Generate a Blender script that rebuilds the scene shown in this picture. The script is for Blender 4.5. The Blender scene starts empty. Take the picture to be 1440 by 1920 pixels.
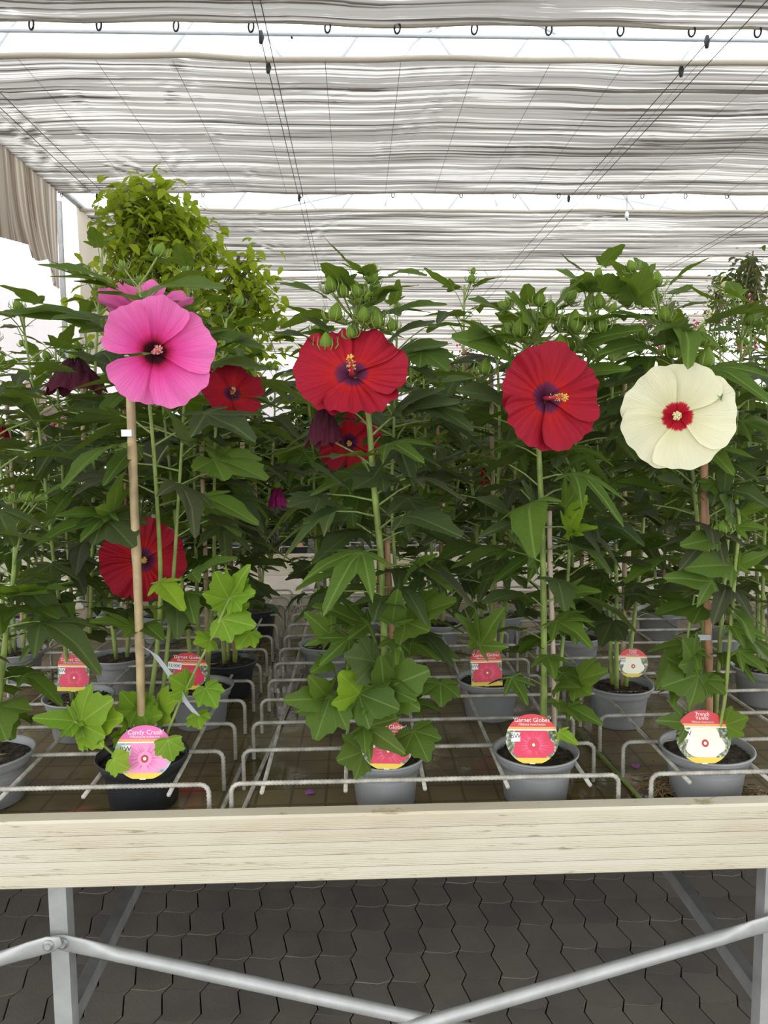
import bpy, math, random
import numpy as np
from mathutils import Vector, Matrix, Euler

# ------------------------------------------------------------------ camera, sky, exposure
SC = bpy.context.scene
COL = SC.collection
PI = math.pi
CAM_Z = 1.70
PITCH, YAW, ROLL = math.radians(-5.47), math.radians(2.0), math.radians(0.45)
F_PX = 1440.0
cam_data = bpy.data.cameras.new('camera')
cam = bpy.data.objects.new('camera', cam_data)
COL.objects.link(cam)
cam_data.sensor_fit = 'VERTICAL'
cam_data.sensor_height = 36.0
cam_data.lens = 36.0 * F_PX / 1920.0
cam_data.clip_end = 200
cam.location = (0, 0, CAM_Z)
_R = (Matrix.Rotation(-YAW, 3, 'Z') @ Matrix.Rotation(PI / 2 + PITCH, 3, 'X') @ Matrix.Rotation(-ROLL, 3, 'Z'))
cam.rotation_euler = _R.to_euler()
SC.camera = cam

world = bpy.data.worlds.new('overcast_sky')
SC.world = world
world.use_nodes = True
bg = world.node_tree.nodes['Background']
bg.inputs[0].default_value = (0.97, 0.985, 1.0, 1)
bg.inputs[1].default_value = 2.2

SC.view_settings.view_transform = 'Standard'
SC.view_settings.look = 'None'
SC.view_settings.gamma = 1.0
SC.view_settings.use_curve_mapping = False
SC.view_settings.exposure = 0.42

# ------------------------------------------------------------------ helpers
def PX(px, py, d=None, z=None):
    """world point seen at a pixel of the 1440x1920 frame, at depth y=d or height z"""
    v = _R @ Vector(((px - 720) / F_PX, -(py - 960) / F_PX, -1.0))
    t = d / v.y if d is not None else (z - CAM_Z) / v.z
    return Vector((v.x * t, v.y * t, CAM_Z + v.z * t))

class MB:
    """collects vertices, faces, uvs and material slots of ONE mesh"""
    def __init__(s):
        s.v, s.f, s.uv, s.m = [], [], [], []
    def add(s, verts, faces, uvs=None, mat=0):
        o = len(s.v)
        s.v.extend([tuple(p) for p in verts])
        s.uv.extend(uvs if uvs is not None else [(0.0, 0.0)] * len(verts))
        for f in faces:
            s.f.append([i + o for i in f]); s.m.append(mat)
        return s
    def box(s, a, b, mat=0):
        x0, y0, z0 = a; x1, y1, z1 = b
        v = [(x0,y0,z0),(x1,y0,z0),(x1,y1,z0),(x0,y1,z0),(x0,y0,z1),(x1,y0,z1),(x1,y1,z1),(x0,y1,z1)]
        return s.add(v, [(0,3,2,1),(4,5,6,7),(0,1,5,4),(1,2,6,5),(2,3,7,6),(3,0,4,7)], mat=mat)
    def tube(s, pts, rad, n=8, mat=0, cap=True, flat=None):
        pts = [Vector(p) for p in pts]
        k = len(pts)
        rads = rad if isinstance(rad, (list, tuple)) else [rad] * k
        t0 = (pts[1] - pts[0]).normalized()
        up = Vector((0, 0, 1)) if abs(t0.z) < 0.9 else Vector((1, 0, 0))
        nrm = t0.cross(up).normalized()
        vs, uvs = [], []
        L = 0.0
        for i, p in enumerate(pts):
            t = (pts[min(i + 1, k - 1)] - pts[max(i - 1, 0)]).normalized()
            nrm = (nrm - t * nrm.dot(t)).normalized()
            b = t.cross(nrm)
            if i: L += (p - pts[i - 1]).length
            for j in range(n):
                a = 2 * PI * j / n
                vs.append(p + (nrm * math.cos(a) + b * math.sin(a)) * rads[i]); uvs.append((j / n, L))
        fs = [(i*n+j, i*n+(j+1) % n, (i+1)*n+(j+1) % n, (i+1)*n+j) for i in range(k-1) for j in range(n)]
        if cap:
            fs.append(tuple(range(n))[::-1]); fs.append(tuple((k-1)*n+j for j in range(n)))
        return s.add(vs, fs, uvs, mat)
    def lathe(s, prof, n=32, mat=0, wob=None):
        vs, uvs = [], []
        for i, (r, z) in enumerate(prof):
            for j in range(n):
                a = 2 * PI * j / n
                vs.append((r * math.cos(a), r * math.sin(a), z)); uvs.append((j / n, z))
        fs = [(i*n+j, i*n+(j+1) % n, (i+1)*n+(j+1) % n, (i+1)*n+j) for i in range(len(prof)-1) for j in range(n)]
        return s.add(vs, fs, uvs, mat)
    def prism(s, poly, y0, y1, mat=0):
        """poly in x,z ; extruded along y"""
        n = len(poly)
        vs = [(p[0], y0, p[1]) for p in poly] + [(p[0], y1, p[1]) for p in poly]
        fs = [tuple(range(n)), tuple(range(n, 2*n))[::-1]] + [(j, j+n, (j+1) % n + n, (j+1) % n) for j in range(n)]
        return s.add(vs, fs, mat=mat)
    def mesh(s, name, mats, smooth=True):
        me = bpy.data.meshes.new(name)
        me.from_pydata(s.v, [], s.f)
        ul = me.uv_layers.new(name='UVMap')
        li = np.zeros(len(me.loops), dtype=np.int32)
        me.loops.foreach_get('vertex_index', li)
        uv = np.array(s.uv, dtype=np.float32)[li]
        ul.data.foreach_set('uv', uv.ravel())
        for m in (mats if isinstance(mats, (list, tuple)) else [mats]):
            me.materials.append(m)
        me.polygons.foreach_set('material_index', s.m)
        if smooth:
            me.polygons.foreach_set('use_smooth', [True] * len(me.polygons))
        me.update()
        return me
    def build(s, name, mats, parent=None, loc=(0,0,0), rot=(0,0,0), scale=(1,1,1), smooth=True):
        return put(name, s.mesh(name, mats, smooth), parent, loc, rot, scale)

def put(name, mesh, parent=None, loc=(0,0,0), rot=(0,0,0), scale=(1,1,1)):
    o = bpy.data.objects.new(name, mesh)
    COL.objects.link(o)
    o.parent = parent
    o.location = loc; o.rotation_euler = rot
    o.scale = (scale,) * 3 if isinstance(scale, (int, float)) else scale
    return o
def tag(o, label=None, cat=None, group=None, kind=None):
    if label: o['label'] = label
    if cat: o['category'] = cat
    if group: o['group'] = group
    if kind: o['kind'] = kind
    return o
def empty(name, loc=(0,0,0), rz=0):
    o = put(name, None, None, loc, (0, 0, rz)); o.empty_display_size = 0.05
    return o
def copy_tree(o, parent=None):
    c = o.copy(); COL.objects.link(c); c.parent = parent
    for ch in o.children: copy_tree(ch, c)
    return c
def spline(pts, n=6):
    """Catmull-Rom through points"""
    P = [Vector(p) for p in pts]
    P = [P[0] * 2 - P[1]] + P + [P[-1] * 2 - P[-2]]
    out = []
    for i in range(1, len(P) - 2):
        a, b, c, d = P[i-1], P[i], P[i+1], P[i+2]
        for k in range(n):
            t = k / n
            out.append(0.5 * ((2*b) + (c-a)*t + (2*a-5*b+4*c-d)*t*t + (3*b-a-3*c+d)*t**3))
    out.append(P[-2])
    return out
def lerp(a, b, t): return a + (b - a) * t

# ------------------------------------------------------------------ materials
def mat(name):
    m = bpy.data.materials.new(name); m.use_nodes = True
    nt = m.node_tree
    return m, nt, nt.nodes['Principled BSDF'], nt.nodes['Material Output']
def N(nt, t, **kw):
    n = nt.nodes.new(t)
    for k, v in kw.items(): setattr(n, k, v)
    return n
def ramp(nt, fac, stops, interp='LINEAR'):
    r = N(nt, 'ShaderNodeValToRGB'); cr = r.color_ramp; cr.interpolation = interp
    while len(cr.elements) < len(stops): cr.elements.new(0.5)
    for e, (p, c) in zip(cr.elements, stops):
        e.position = p; e.color = (*c, 1) if len(c) == 3 else c
    nt.links.new(fac, r.inputs[0])
    return r.outputs[0]
def noise(nt, scale, vec=None, detail=4, rough=0.55, vscale=None):
    n = N(nt, 'ShaderNodeTexNoise'); n.inputs['Scale'].default_value = scale
    n.inputs['Detail'].default_value = detail; n.inputs['Roughness'].default_value = rough
    if vec is None:
        vec = N(nt, 'ShaderNodeTexCoord').outputs['Object']
    if vscale:
        mp = N(nt, 'ShaderNodeMapping'); mp.inputs['Scale'].default_value = vscale
        nt.links.new(vec, mp.inputs[0]); vec = mp.outputs[0]
    nt.links.new(vec, n.inputs['Vector'])
    return n.outputs['Fac']
def mixc(nt, fac, a, b, blend='MIX'):
    m = N(nt, 'ShaderNodeMix', data_type='RGBA', blend_type=blend)
    for s, v in ((0, fac), (6, a), (7, b)):
        if isinstance(v, (int, float)): m.inputs[s].default_value = v
        elif isinstance(v, tuple): m.inputs[s].default_value = (*v, 1)
        else: nt.links.new(v, m.inputs[s])
    return m.outputs[2]
def math_(nt, op, a, b=None, c=None):
    m = N(nt, 'ShaderNodeMath', operation=op)
    for i, v in enumerate((a, b, c)):
        if v is None: continue
        if isinstance(v, (int, float)): m.inputs[i].default_value = v
        else: nt.links.new(v, m.inputs[i])
    return m.outputs[0]
def bump(nt, p, h, strength=0.3, dist=0.01):
    b = N(nt, 'ShaderNodeBump'); b.inputs['Strength'].default_value = strength; b.inputs['Distance'].default_value = dist
    nt.links.new(h, b.inputs['Height']); nt.links.new(b.outputs[0], p.inputs['Normal'])
def plain(name, col, rough=0.6, metal=0.0, var=0.15, scale=12, bmp=0.0, spec=0.5):
    m, nt, p, out = mat(name)
    n = noise(nt, scale)
    dark = tuple(c * (1 - var) for c in col); lite = tuple(min(1, c * (1 + var)) for c in col)
    nt.links.new(ramp(nt, n, [(0.3, dark), (0.7, lite)]), p.inputs['Base Color'])
    p.inputs['Roughness'].default_value = rough; p.inputs['Metallic'].default_value = metal
    p.inputs['Specular IOR Level'].default_value = spec
    if bmp: bump(nt, p, noise(nt, scale * 4), bmp, 0.004)
    return m
def thin(m, nt, p, out, col, amount):
    """adds light passing through a leaf, petal or cloth"""
    t = N(nt, 'ShaderNodeBsdfTranslucent'); mx = N(nt, 'ShaderNodeMixShader')
    mx.inputs[0].default_value = amount
    if isinstance(col, tuple): t.inputs[0].default_value = (*col, 1)
    else: nt.links.new(col, t.inputs[0])
    nt.links.new(p.outputs[0], mx.inputs[1]); nt.links.new(t.outputs[0], mx.inputs[2])
    nt.links.new(mx.outputs[0], out.inputs[0])
M = {}
def leaf_mat(name, c0, c1, vein, trans=0.34, rough=0.5):
    m, nt, p, out = mat(name)
    rnd = N(nt, 'ShaderNodeObjectInfo').outputs['Random']
    base = ramp(nt, rnd, [(0.0, c0), (1.0, c1)])
    n = noise(nt, 5.0)
    base = mixc(nt, math_(nt, 'MULTIPLY', n, 0.5), base, tuple(x * 0.55 for x in c0))
    uv = N(nt, 'ShaderNodeUVMap').outputs[0]
    sx = N(nt, 'ShaderNodeSeparateXYZ'); nt.links.new(uv, sx.inputs[0])
    a = math_(nt, 'ABSOLUTE', sx.outputs[0])
    v = ramp(nt, a, [(0.0, (.8,.8,.8)), (0.008, (0.45,)*3), (0.02, (0,0,0))])
    # side veins, slanting away from the midrib
    w = math_(nt, 'SINE', math_(nt, 'MULTIPLY', math_(nt, 'SUBTRACT', sx.outputs[1], math_(nt, 'MULTIPLY', a, 0.9)), 60.0))
    w = math_(nt, 'MULTIPLY', math_(nt, 'GREATER_THAN', w, 0.95), 0.18)
    fac = math_(nt, 'MAXIMUM', v, w)
    col = mixc(nt, fac, base, vein)
    # paler, duller underside
    geo = N(nt, 'ShaderNodeNewGeometry')
    col2 = mixc(nt, math_(nt, 'MULTIPLY', geo.outputs['Backfacing'], 0.35), col, (0.14, 0.20, 0.055))
    nt.links.new(col2, p.inputs['Base Color'])
    p.inputs['Roughness'].default_value = rough; p.inputs['Specular IOR Level'].default_value = 0.2
    thin(m, nt, p, out, mixc(nt, 0.6, col, (0.27, 0.40, 0.015)), trans)
    M[name] = m
leaf_mat('leaf_dark', (0.050, 0.071, 0.032), (0.088, 0.124, 0.044), (0.15, 0.22, 0.07))
leaf_mat('leaf_mid', (0.070, 0.130, 0.020), (0.120, 0.200, 0.030), (0.20, 0.30, 0.07))
leaf_mat('leaf_bronze', (0.060, 0.064, 0.044), (0.085, 0.096, 0.055), (0.16, 0.17, 0.09))
leaf_mat('leaf_young', (0.17, 0.33, 0.025), (0.30, 0.46, 0.03), (0.36, 0.5, 0.10), 0.35)
leaf_mat('leaf_tree', (0.40, 0.50, 0.02), (0.60, 0.68, 0.06), (0.5, 0.58, 0.12), 0.58)
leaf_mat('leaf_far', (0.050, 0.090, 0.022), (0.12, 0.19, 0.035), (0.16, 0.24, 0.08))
leaf_mat('leaf_purple', (0.045, 0.055, 0.030), (0.08, 0.09, 0.04), (0.14, 0.16, 0.09))
M['stem'] = plain('stem_green', (0.22, 0.29, 0.065), 0.55, var=0.3, scale=20)
M['petiole'] = plain('petiole_green', (0.23, 0.31, 0.09), 0.55, var=0.25)
M['stem_brown'] = plain('stem_brown', (0.20, 0.13, 0.07), 0.7, var=0.3)
M['bark'] = plain('tree_bark', (0.17, 0.16, 0.07), 0.85, var=0.3, scale=30)
M['bud'] = plain('bud_green', (0.125, 0.205, 0.022), 0.6, var=0.35, scale=30, spec=0.2)
M['bamboo'] = plain('bamboo_cane', (0.43, 0.32, 0.17), 0.5, var=0.32, scale=14)
M['cane_red'] = plain('reddish_cane', (0.36, 0.19, 0.10), 0.6, var=0.25, scale=9)
M['cane_pale'] = plain('pale_wood_stake', (0.50, 0.40, 0.31), 0.7, var=0.2, scale=9)
def pot_mat(name, c, rough):
    m, nt, p, out = mat(name)
    a = noise(nt, 5, detail=5); b = noise(nt, 60, detail=2)
    col = ramp(nt, a, [(0.3, tuple(x*0.85 for x in c)), (0.7, tuple(x*1.12 for x in c))])
    col = mixc(nt, ramp(nt, b, [(0.66, (0,0,0)), (0.80, (0.12,)*3)]), col, (0.42, 0.40, 0.36))
    nt.links.new(col, p.inputs['Base Color']); p.inputs['Roughness'].default_value = rough
    M[name] = m
pot_mat('pot_grey', (0.285, 0.295, 0.30), 0.45)
pot_mat('pot_black', (0.028, 0.031, 0.036), 0.42)
m, nt, p, out = mat('potting_soil')
nt.links.new(ramp(nt, noise(nt, 90, detail=6), [(0.35, (0.012,0.008,0.006)), (0.55, (0.05,0.032,0.022)), (0.75, (0.16,0.10,0.065))]), p.inputs['Base Color'])
p.inputs['Roughness'].default_value = 0.95; bump(nt, p, noise(nt, 120), 0.8, 0.01); M['soil'] = m
def petal_mat(name, stops, streak, vein_amt, trans, back=None):
    """uv: x across the petal, y from the heart (0) to the edge (1)"""
    m, nt, p, out = mat(name)
    uv = N(nt, 'ShaderNodeUVMap').outputs[0]
    sx = N(nt, 'ShaderNodeSeparateXYZ'); nt.links.new(uv, sx.inputs[0])
    vv = math_(nt, 'MULTIPLY', sx.outputs[0], 1.0)
    st = noise(nt, 1.0, uv, 3, 0.6, (26.0, 1.1, 1.0))
    feather = math_(nt, 'MULTIPLY', math_(nt, 'SUBTRACT', st, 0.5), 0.17)
    rad = math_(nt, 'ADD', sx.outputs[1], feather)
    col = ramp(nt, rad, stops)
    past = ramp(nt, sx.outputs[1], [(0.27, (0,0,0)), (0.42, (1,1,1))])   # veins begin outside the heart
    col = mixc(nt, math_(nt, 'MULTIPLY', math_(nt, 'MULTIPLY', ramp(nt, st, [(0.42, (0,0,0)), (0.62, (1,1,1))]), past), vein_amt), col, streak)
    nt.links.new(col, p.inputs['Base Color'])
    p.inputs['Roughness'].default_value = 0.6; p.inputs['Specular IOR Level'].default_value = 0.2
    bump(nt, p, st, 0.6, 0.004)
    thin(m, nt, p, out, col, trans)
    M[name] = m
petal_mat('petal_red', [(0.0,(0.05,0.004,0.02)), (0.15,(0.10,0.012,0.05)), (0.24,(0.16,0.02,0.07)), (0.30,(0.50,0.012,0.012)), (0.55,(0.42,0.009,0.022)), (1.0,(0.35,0.010,0.030))], (0.20,0.003,0.014), 0.45, 0.15)
petal_mat('petal_pink', [(0.0,(0.025,0.002,0.006)), (0.17,(0.05,0.003,0.012)), (0.22,(0.45,0.008,0.06)), (0.36,(0.80,0.055,0.30)), (0.6,(0.86,0.13,0.44)), (1.0,(0.86,0.22,0.52))], (0.62,0.03,0.26), 0.35, 0.22)
petal_mat('petal_cream', [(0.0,(0.42,0.004,0.015)), (0.19,(0.52,0.006,0.025)), (0.235,(0.55,0.02,0.03)), (0.262,(0.80,0.76,0.46)), (0.6,(0.86,0.84,0.58)), (1.0,(0.87,0.85,0.62))], (0.78,0.76,0.46), 0.3, 0.25)
petal_mat('petal_maroon', [(0.0,(0.02,0.002,0.006)), (0.5,(0.06,0.005,0.016)), (1.0,(0.095,0.008,0.022))], (0.03,0.002,0.01), 0.5, 0.12)
petal_mat('petal_pale', [(0.0,(0.5,0.02,0.06)), (0.18,(0.7,0.25,0.3)), (0.3,(0.78,0.55,0.55)), (1.0,(0.82,0.62,0.62))], (0.7,0.42,0.45), 0.3, 0.3)
petal_mat('petal_magenta', [(0.0,(0.2,0.004,0.06)), (1.0,(0.55,0.04,0.26))], (0.3,0.01,0.12), 0.4, 0.2)
M['pollen'] = plain('stamen_yellow', (0.75, 0.48, 0.10), 0.7, var=0.3, scale=150)
M['stamen_pink'] = plain('stamen_pink', (0.80, 0.30, 0.26), 0.7, var=0.3, scale=150)
M['stamen_cream'] = plain('stamen_cream', (0.85, 0.78, 0.42), 0.7, var=0.2, scale=150)
M['stamen_red'] = plain('stamen_column_red', (0.55, 0.03, 0.08), 0.6)
M['rebar'] = plain('galvanised_rebar', (0.43, 0.41, 0.36), 0.6, 0.15, var=0.35, scale=25, bmp=0.3)
M['galv'] = plain('galvanised_steel', (0.46, 0.47, 0.46), 0.52, 0.45, var=0.14, scale=14)
M['galv_dull'] = plain('dull_steel', (0.36, 0.37, 0.36), 0.5, 0.5, var=0.15, scale=14)
M['black_plastic'] = plain('black_plastic', (0.02, 0.02, 0.022), 0.5)
M['wire'] = plain('black_wire', (0.035, 0.035, 0.04), 0.6)
M['white_metal'] = plain('white_painted_metal', (0.62, 0.66, 0.70), 0.5, var=0.05)
M['white_plastic'] = plain('white_plastic', (0.75, 0.75, 0.74), 0.4, var=0.05)
M['clear_tape'] = plain('silvery_tape', (0.42, 0.44, 0.46), 0.25, var=0.1)
def flat(name, c, rough=0.35):
    m, nt, p, out = mat(name); p.inputs['Base Color'].default_value = (*c, 1); p.inputs['Roughness'].default_value = rough
    M[name] = m; return m
flat('print_red', (0.60, 0.020, 0.030)); flat('print_pink', (0.72, 0.12, 0.40)); flat('print_orange', (0.85, 0.36, 0.10))
flat('print_yellow', (0.72, 0.52, 0.04)); flat('print_white', (0.85, 0.85, 0.83)); flat('print_black', (0.03, 0.03, 0.03))
flat('print_crimson', (0.66, 0.015, 0.07)); flat('print_rose', (0.82, 0.28, 0.52)); flat('print_ivory', (0.86, 0.83, 0.66))
flat('print_eye', (0.42, 0.02, 0.02)); flat('print_pale', (0.85, 0.55, 0.6)); flat('print_pinkray', (0.80, 0.10, 0.22)); flat('print_rosedark', (0.70, 0.12, 0.36))
m, nt, p, out = mat('print_foliage')
nt.links.new(ramp(nt, noise(nt, 120, detail=3), [(0.35,(0.05,0.05,0.04)), (0.5,(0.16,0.20,0.10)), (0.65,(0.55,0.55,0.40))]), p.inputs['Base Color']); p.inputs['Roughness'].default_value = 0.35
M['print_foliage'] = m
m, nt, p, out = mat('print_bluegrey')
nt.links.new(ramp(nt, noise(nt, 60, detail=3), [(0.3,(0.12,0.20,0.22)), (0.55,(0.35,0.45,0.48)), (0.7,(0.62,0.55,0.6))]), p.inputs['Base Color']); p.inputs['Roughness'].default_value = 0.35
M['print_bluegrey'] = m
# bench rim: weathered cream ribbed profile with algae marks along the ribs
m, nt, p, out = mat('weathered_cream_rim')
n1 = noise(nt, 3.0, vscale=(0.5, 1, 2.2), detail=4); n2 = noise(nt, 9.0, vscale=(0.8, 1, 9), detail=8, rough=0.7); n3 = noise(nt, 2.2, vscale=(0.4, 1, 2))
c = ramp(nt, n1, [(0.3, (0.55,0.48,0.35)), (0.5, (0.63,0.585,0.46)), (0.75, (0.66,0.62,0.52))])
c = mixc(nt, ramp(nt, n3, [(0.5,(0,0,0)), (0.75,(0.35,)*3)]), c, (0.58,0.42,0.27))
stain = ramp(nt, n2, [(0.60, (0,0,0)), (0.65, (0.6,)*3), (0.8,(0.95,)*3)])
c = mixc(nt, stain, c, (0.25,0.20,0.085))
nt.links.new(c, p.inputs['Base Color']); p.inputs['Roughness'].default_value = 0.55
M['rim'] = m
# tray: wet, brown, algae
m, nt, p, out = mat('wet_brown_tray')
n1 = noise(nt, 4.0, detail=6); n2 = noise(nt, 16, detail=5); n3 = noise(nt, 3.2, detail=3)
c = ramp(nt, n1, [(0.3, (0.085,0.060,0.032)), (0.5, (0.21,0.155,0.08)), (0.7, (0.34,0.26,0.13))])
c = mixc(nt, math_(nt, 'MULTIPLY', n2, 0.6), c, (0.09,0.072,0.03))
br = N(nt, 'ShaderNodeTexBrick'); br.inputs['Scale'].default_value = 1.0; br.offset = 0
br.inputs['Brick Width'].default_value = 0.09; br.inputs['Row Height'].default_value = 0.09; br.inputs['Mortar Size'].default_value = 0.004
nt.links.new(N(nt, 'ShaderNodeTexCoord').outputs['Object'], br.inputs['Vector'])
c = mixc(nt, math_(nt, 'MULTIPLY', br.outputs['Fac'], 0.5), c, (0.025,0.018,0.012))
nt.links.new(c, p.inputs['Base Color'])
nt.links.new(ramp(nt, n3, [(0.42,(0.06,)*3), (0.52,(0.45,)*3), (0.7,(0.7,)*3)]), p.inputs['Roughness'])
bump(nt, p, n2, 0.12, 0.01)
M['tray'] = m
# pavers and ground
m, nt, p, out = mat('dark_concrete_paver')
rnd = N(nt, 'ShaderNodeObjectInfo').outputs['Random']
c = ramp(nt, rnd, [(0.0,(0.145,0.138,0.118)), (1.0,(0.21,0.188,0.162))])
c = mixc(nt, ramp(nt, noise(nt, 5.0, N(nt,'ShaderNodeNewGeometry').outputs['Position'], 5), [(0.4,(0,0,0)), (0.7,(0.6,)*3)]), c, (0.25,0.215,0.18))
sp = noise(nt, 70, N(nt,'ShaderNodeNewGeometry').outputs['Position'], 2)
c = mixc(nt, ramp(nt, sp, [(0.74,(0,0,0)), (0.80,(0.5,)*3)]), c, (0.35,0.33,0.30))
nt.links.new(c, p.inputs['Base Color']); p.inputs['Roughness'].default_value = 0.8; bump(nt, p, noise(nt, 90), 0.3, 0.004)
M['paver'] = m
M['joint'] = plain('dark_joint_sand', (0.02, 0.018, 0.016), 0.95)
M['concrete'] = plain('pale_concrete', (0.60, 0.54, 0.46), 0.8, var=0.12, scale=2)
# shade cloth: clear and grey strips across the house; backlit folds' light and dark painted in
def cloth(name, white, grey, trans, axis):
    m, nt, p, out = mat(name)
    uv = N(nt, 'ShaderNodeUVMap').outputs[0]
    big = noise(nt, 0.8, uv, 3)
    fine = noise(nt, 1.0, uv, 1, 0.4, (0.10, 34.0, 1))
    mid = noise(nt, 1.0, uv, 2, 0.5, (0.12, 9.0, 1))
    sy = N(nt, 'ShaderNodeSeparateXYZ'); nt.links.new(uv, sy.inputs[0])
    wob = noise(nt, 1.0, uv, 2, 0.5, (0.22, 2.4, 1))
    wv = math_(nt, 'SINE', math_(nt, 'ADD', math_(nt, 'MULTIPLY', sy.outputs[1], 2*PI/0.046), math_(nt, 'MULTIPLY', wob, 22.0)))
    s = math_(nt, 'ADD', math_(nt, 'ADD', math_(nt, 'MULTIPLY', wv, 0.11), math_(nt, 'MULTIPLY', fine, 0.62)), math_(nt, 'MULTIPLY', mid, 0.38))
    md = tuple(lerp(a, b, 0.44) for a, b in zip(grey, white))
    c = ramp(nt, s, [(0.36, grey), (0.42, tuple(x*.85 for x in md)), (0.52, md), (0.56, tuple(x*1.05 for x in md)), (0.60, white)])
    c = mixc(nt, math_(nt, 'MULTIPLY', ramp(nt, big, [(0.4,(0,0,0)), (0.7,(1,1,1))]), 0.25), c, (0.45,0.40,0.36))
    sp = noise(nt, 38.0, uv, 1)
    c = mixc(nt, ramp(nt, sp, [(0.80,(0,0,0)), (0.83,(0.8,)*3)]), c, (0.10,0.08,0.06))
    nt.links.new(c, p.inputs['Base Color']); p.inputs['Roughness'].default_value = 0.8; p.inputs['Specular IOR Level'].default_value = 0.1
    thin(m, nt, p, out, c, trans)
    M[name] = m
cloth('shade_cloth', (0.90,0.865,0.82), (0.095,0.080,0.068), 0.45, 0)
cloth('side_cloth', (0.62,0.56,0.47), (0.19,0.155,0.11), 0.42, 0)
m, nt, p, out = mat('cream_hem'); p.inputs['Base Color'].default_value = (0.50,0.45,0.37,1); p.inputs['Roughness'].default_value = 0.8; thin(m, nt, p, out, (0.55,0.49,0.40), 0.3); M['hem'] = m
m, nt, p, out = mat('milky_wall_sheet'); p.inputs['Base Color'].default_value = (0.70,0.67,0.69,1); p.inputs['Roughness'].default_value = 0.5; thin(m, nt, p, out, (0.60,0.57,0.59), 0.55); M['sheet'] = m
m, nt, p, out = mat('roof_glass')
tr = N(nt, 'ShaderNodeBsdfTransparent'); tr.inputs[0].default_value = (0.93,0.96,0.97,1)
gl = N(nt, 'ShaderNodeBsdfGlossy'); gl.inputs['Roughness'].default_value = 0.05
mx = N(nt, 'ShaderNodeMixShader'); mx.inputs[0].default_value = 0.06
nt.links.new(tr.outputs[0], mx.inputs[1]); nt.links.new(gl.outputs[0], mx.inputs[2]); nt.links.new(mx.outputs[0], out.inputs[0])
M['glass'] = m
M['straw'] = plain('dry_straw', (0.30, 0.20, 0.10), 0.8, var=0.3)
M['petal_bit'] = plain('fallen_petal_violet', (0.35, 0.10, 0.42), 0.6)

# ------------------------------------------------------------------ floor, pavers, paths
def struct(o): return tag(o, kind='structure')
fl = MB().add([(-14,-6,-0.03),(16,-6,-0.03),(16,4.75,-0.03),(-14,4.75,-0.03)], [(0,1,2,3)]).build('floor', M['joint'], smooth=False)
struct(fl)
CW, CD = 0.116, 0.132
def wave(t): return 0.0090 * math.sin(2 * PI * t) + 0.003 * math.sin(4 * PI * t)
def paver_mesh():
    k = 6
    def ring(ins, z):
        pts = []
        W, D = CW / 2 - ins, CD / 2 - ins * 0.4
        for i in range(k): t = i / k; pts.append((-W + 2*W*t, -D + 0.6 * wave(t + 0.15), z))
        for i in range(k): t = i / k; pts.append((W + wave(t), -D + 2*D*t + 0.6 * wave(0.15) * (1), z))
        for i in range(k): t = 1 - i / k; pts.append((-W + 2*W*t, D + 0.6 * wave(t + 0.15), z))
        for i in range(k): t = 1 - i / k; pts.append((-W + wave(t), -D + 2*D*t + 0.6 * wave(0.15), z))
        return pts
    a, b, c = ring(0.0022, -0.03), ring(0.0022, -0.0020), ring(0.0034, 0.0)
    n = len(a)
    fs = [(r*n+j, r*n+(j+1) % n, (r+1)*n+(j+1) % n, (r+1)*n+j) for r in range(2) for j in range(n)] + [tuple(2*n+j for j in range(n))]
    return a + b + c, fs
pv, pf = paver_mesh()
pm = MB().add(pv, pf).mesh('paver', M['paver'], smooth=False)
rnd = random.Random(5)
rest = MB()
nx0, nx1 = -22, 23
cells = []
for j in range(-6, 24):
    for i in range(nx0, nx1):
        x, y = i * CW + 0.03, 1.40 + j * CD
        cells.append(((abs(x) / 1.6) ** 2 + ((y - 2.1) / 0.62) ** 2, x, y))
cells.sort()
for q, (_, x, y) in enumerate(cells):
    dz = rnd.uniform(-0.0010, 0.0008)
    if q < 290:
        put('paver', pm, fl, (x, y, dz), (rnd.uniform(-.003,.003), rnd.uniform(-.006,.006), rnd.uniform(-.006,.006)))
    else:
        rest.add([(p[0] + x, p[1] + y, p[2] + dz) for p in pv], pf)
o = rest.build('distant_pavers', M['paver'], fl, smooth=False); tag(o, kind='stuff')
o = MB().box((-14,4.62,-0.05),(16,32,0.0)).build('floor_path', M['concrete'], smooth=False); struct(o)

# ------------------------------------------------------------------ greenhouse shell
ZC = CAM_Z + 2.86
XL, XR = PX(106, 357, z=ZC).x, 9.5
def corrugated(name, x, y0, y1, z0, z1, pitch=0.09, amp=0.012):
    ys = np.arange(y0, y1, pitch / 4)
    v, f = [], []
    for i, y in enumerate(ys):
        dx = amp * math.sin(2 * PI * y / pitch)
        v += [(x + dx, y, z0), (x + dx, y, z1)]
    for i in range(len(ys) - 1): f.append((2*i, 2*i+2, 2*i+3, 2*i+1))
    return MB().add(v, f).build(name, M['sheet'])
struct(corrugated('wall_left', -4.6, 2.0, 30.0, 0.0, 4.5))
# far glazed end wall: posts, rails and milky panes
wb = tag(MB().box((-4.3,29.9,0),(14,30.0,0.35)).build('wall_back', M['white_metal'], smooth=False), kind='structure')
for i in range(10):
    x = -4.2 + i * 2.0
    MB().box((x-0.03,29.88,0.35),(x+0.03,29.98,4.5)).build('post', M['white_metal'], wb, smooth=False)
    MB().box((x+0.03,29.93,0.35),(x+1.97,29.94,4.5)).build('pane', M['sheet'], wb, smooth=False)

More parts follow.
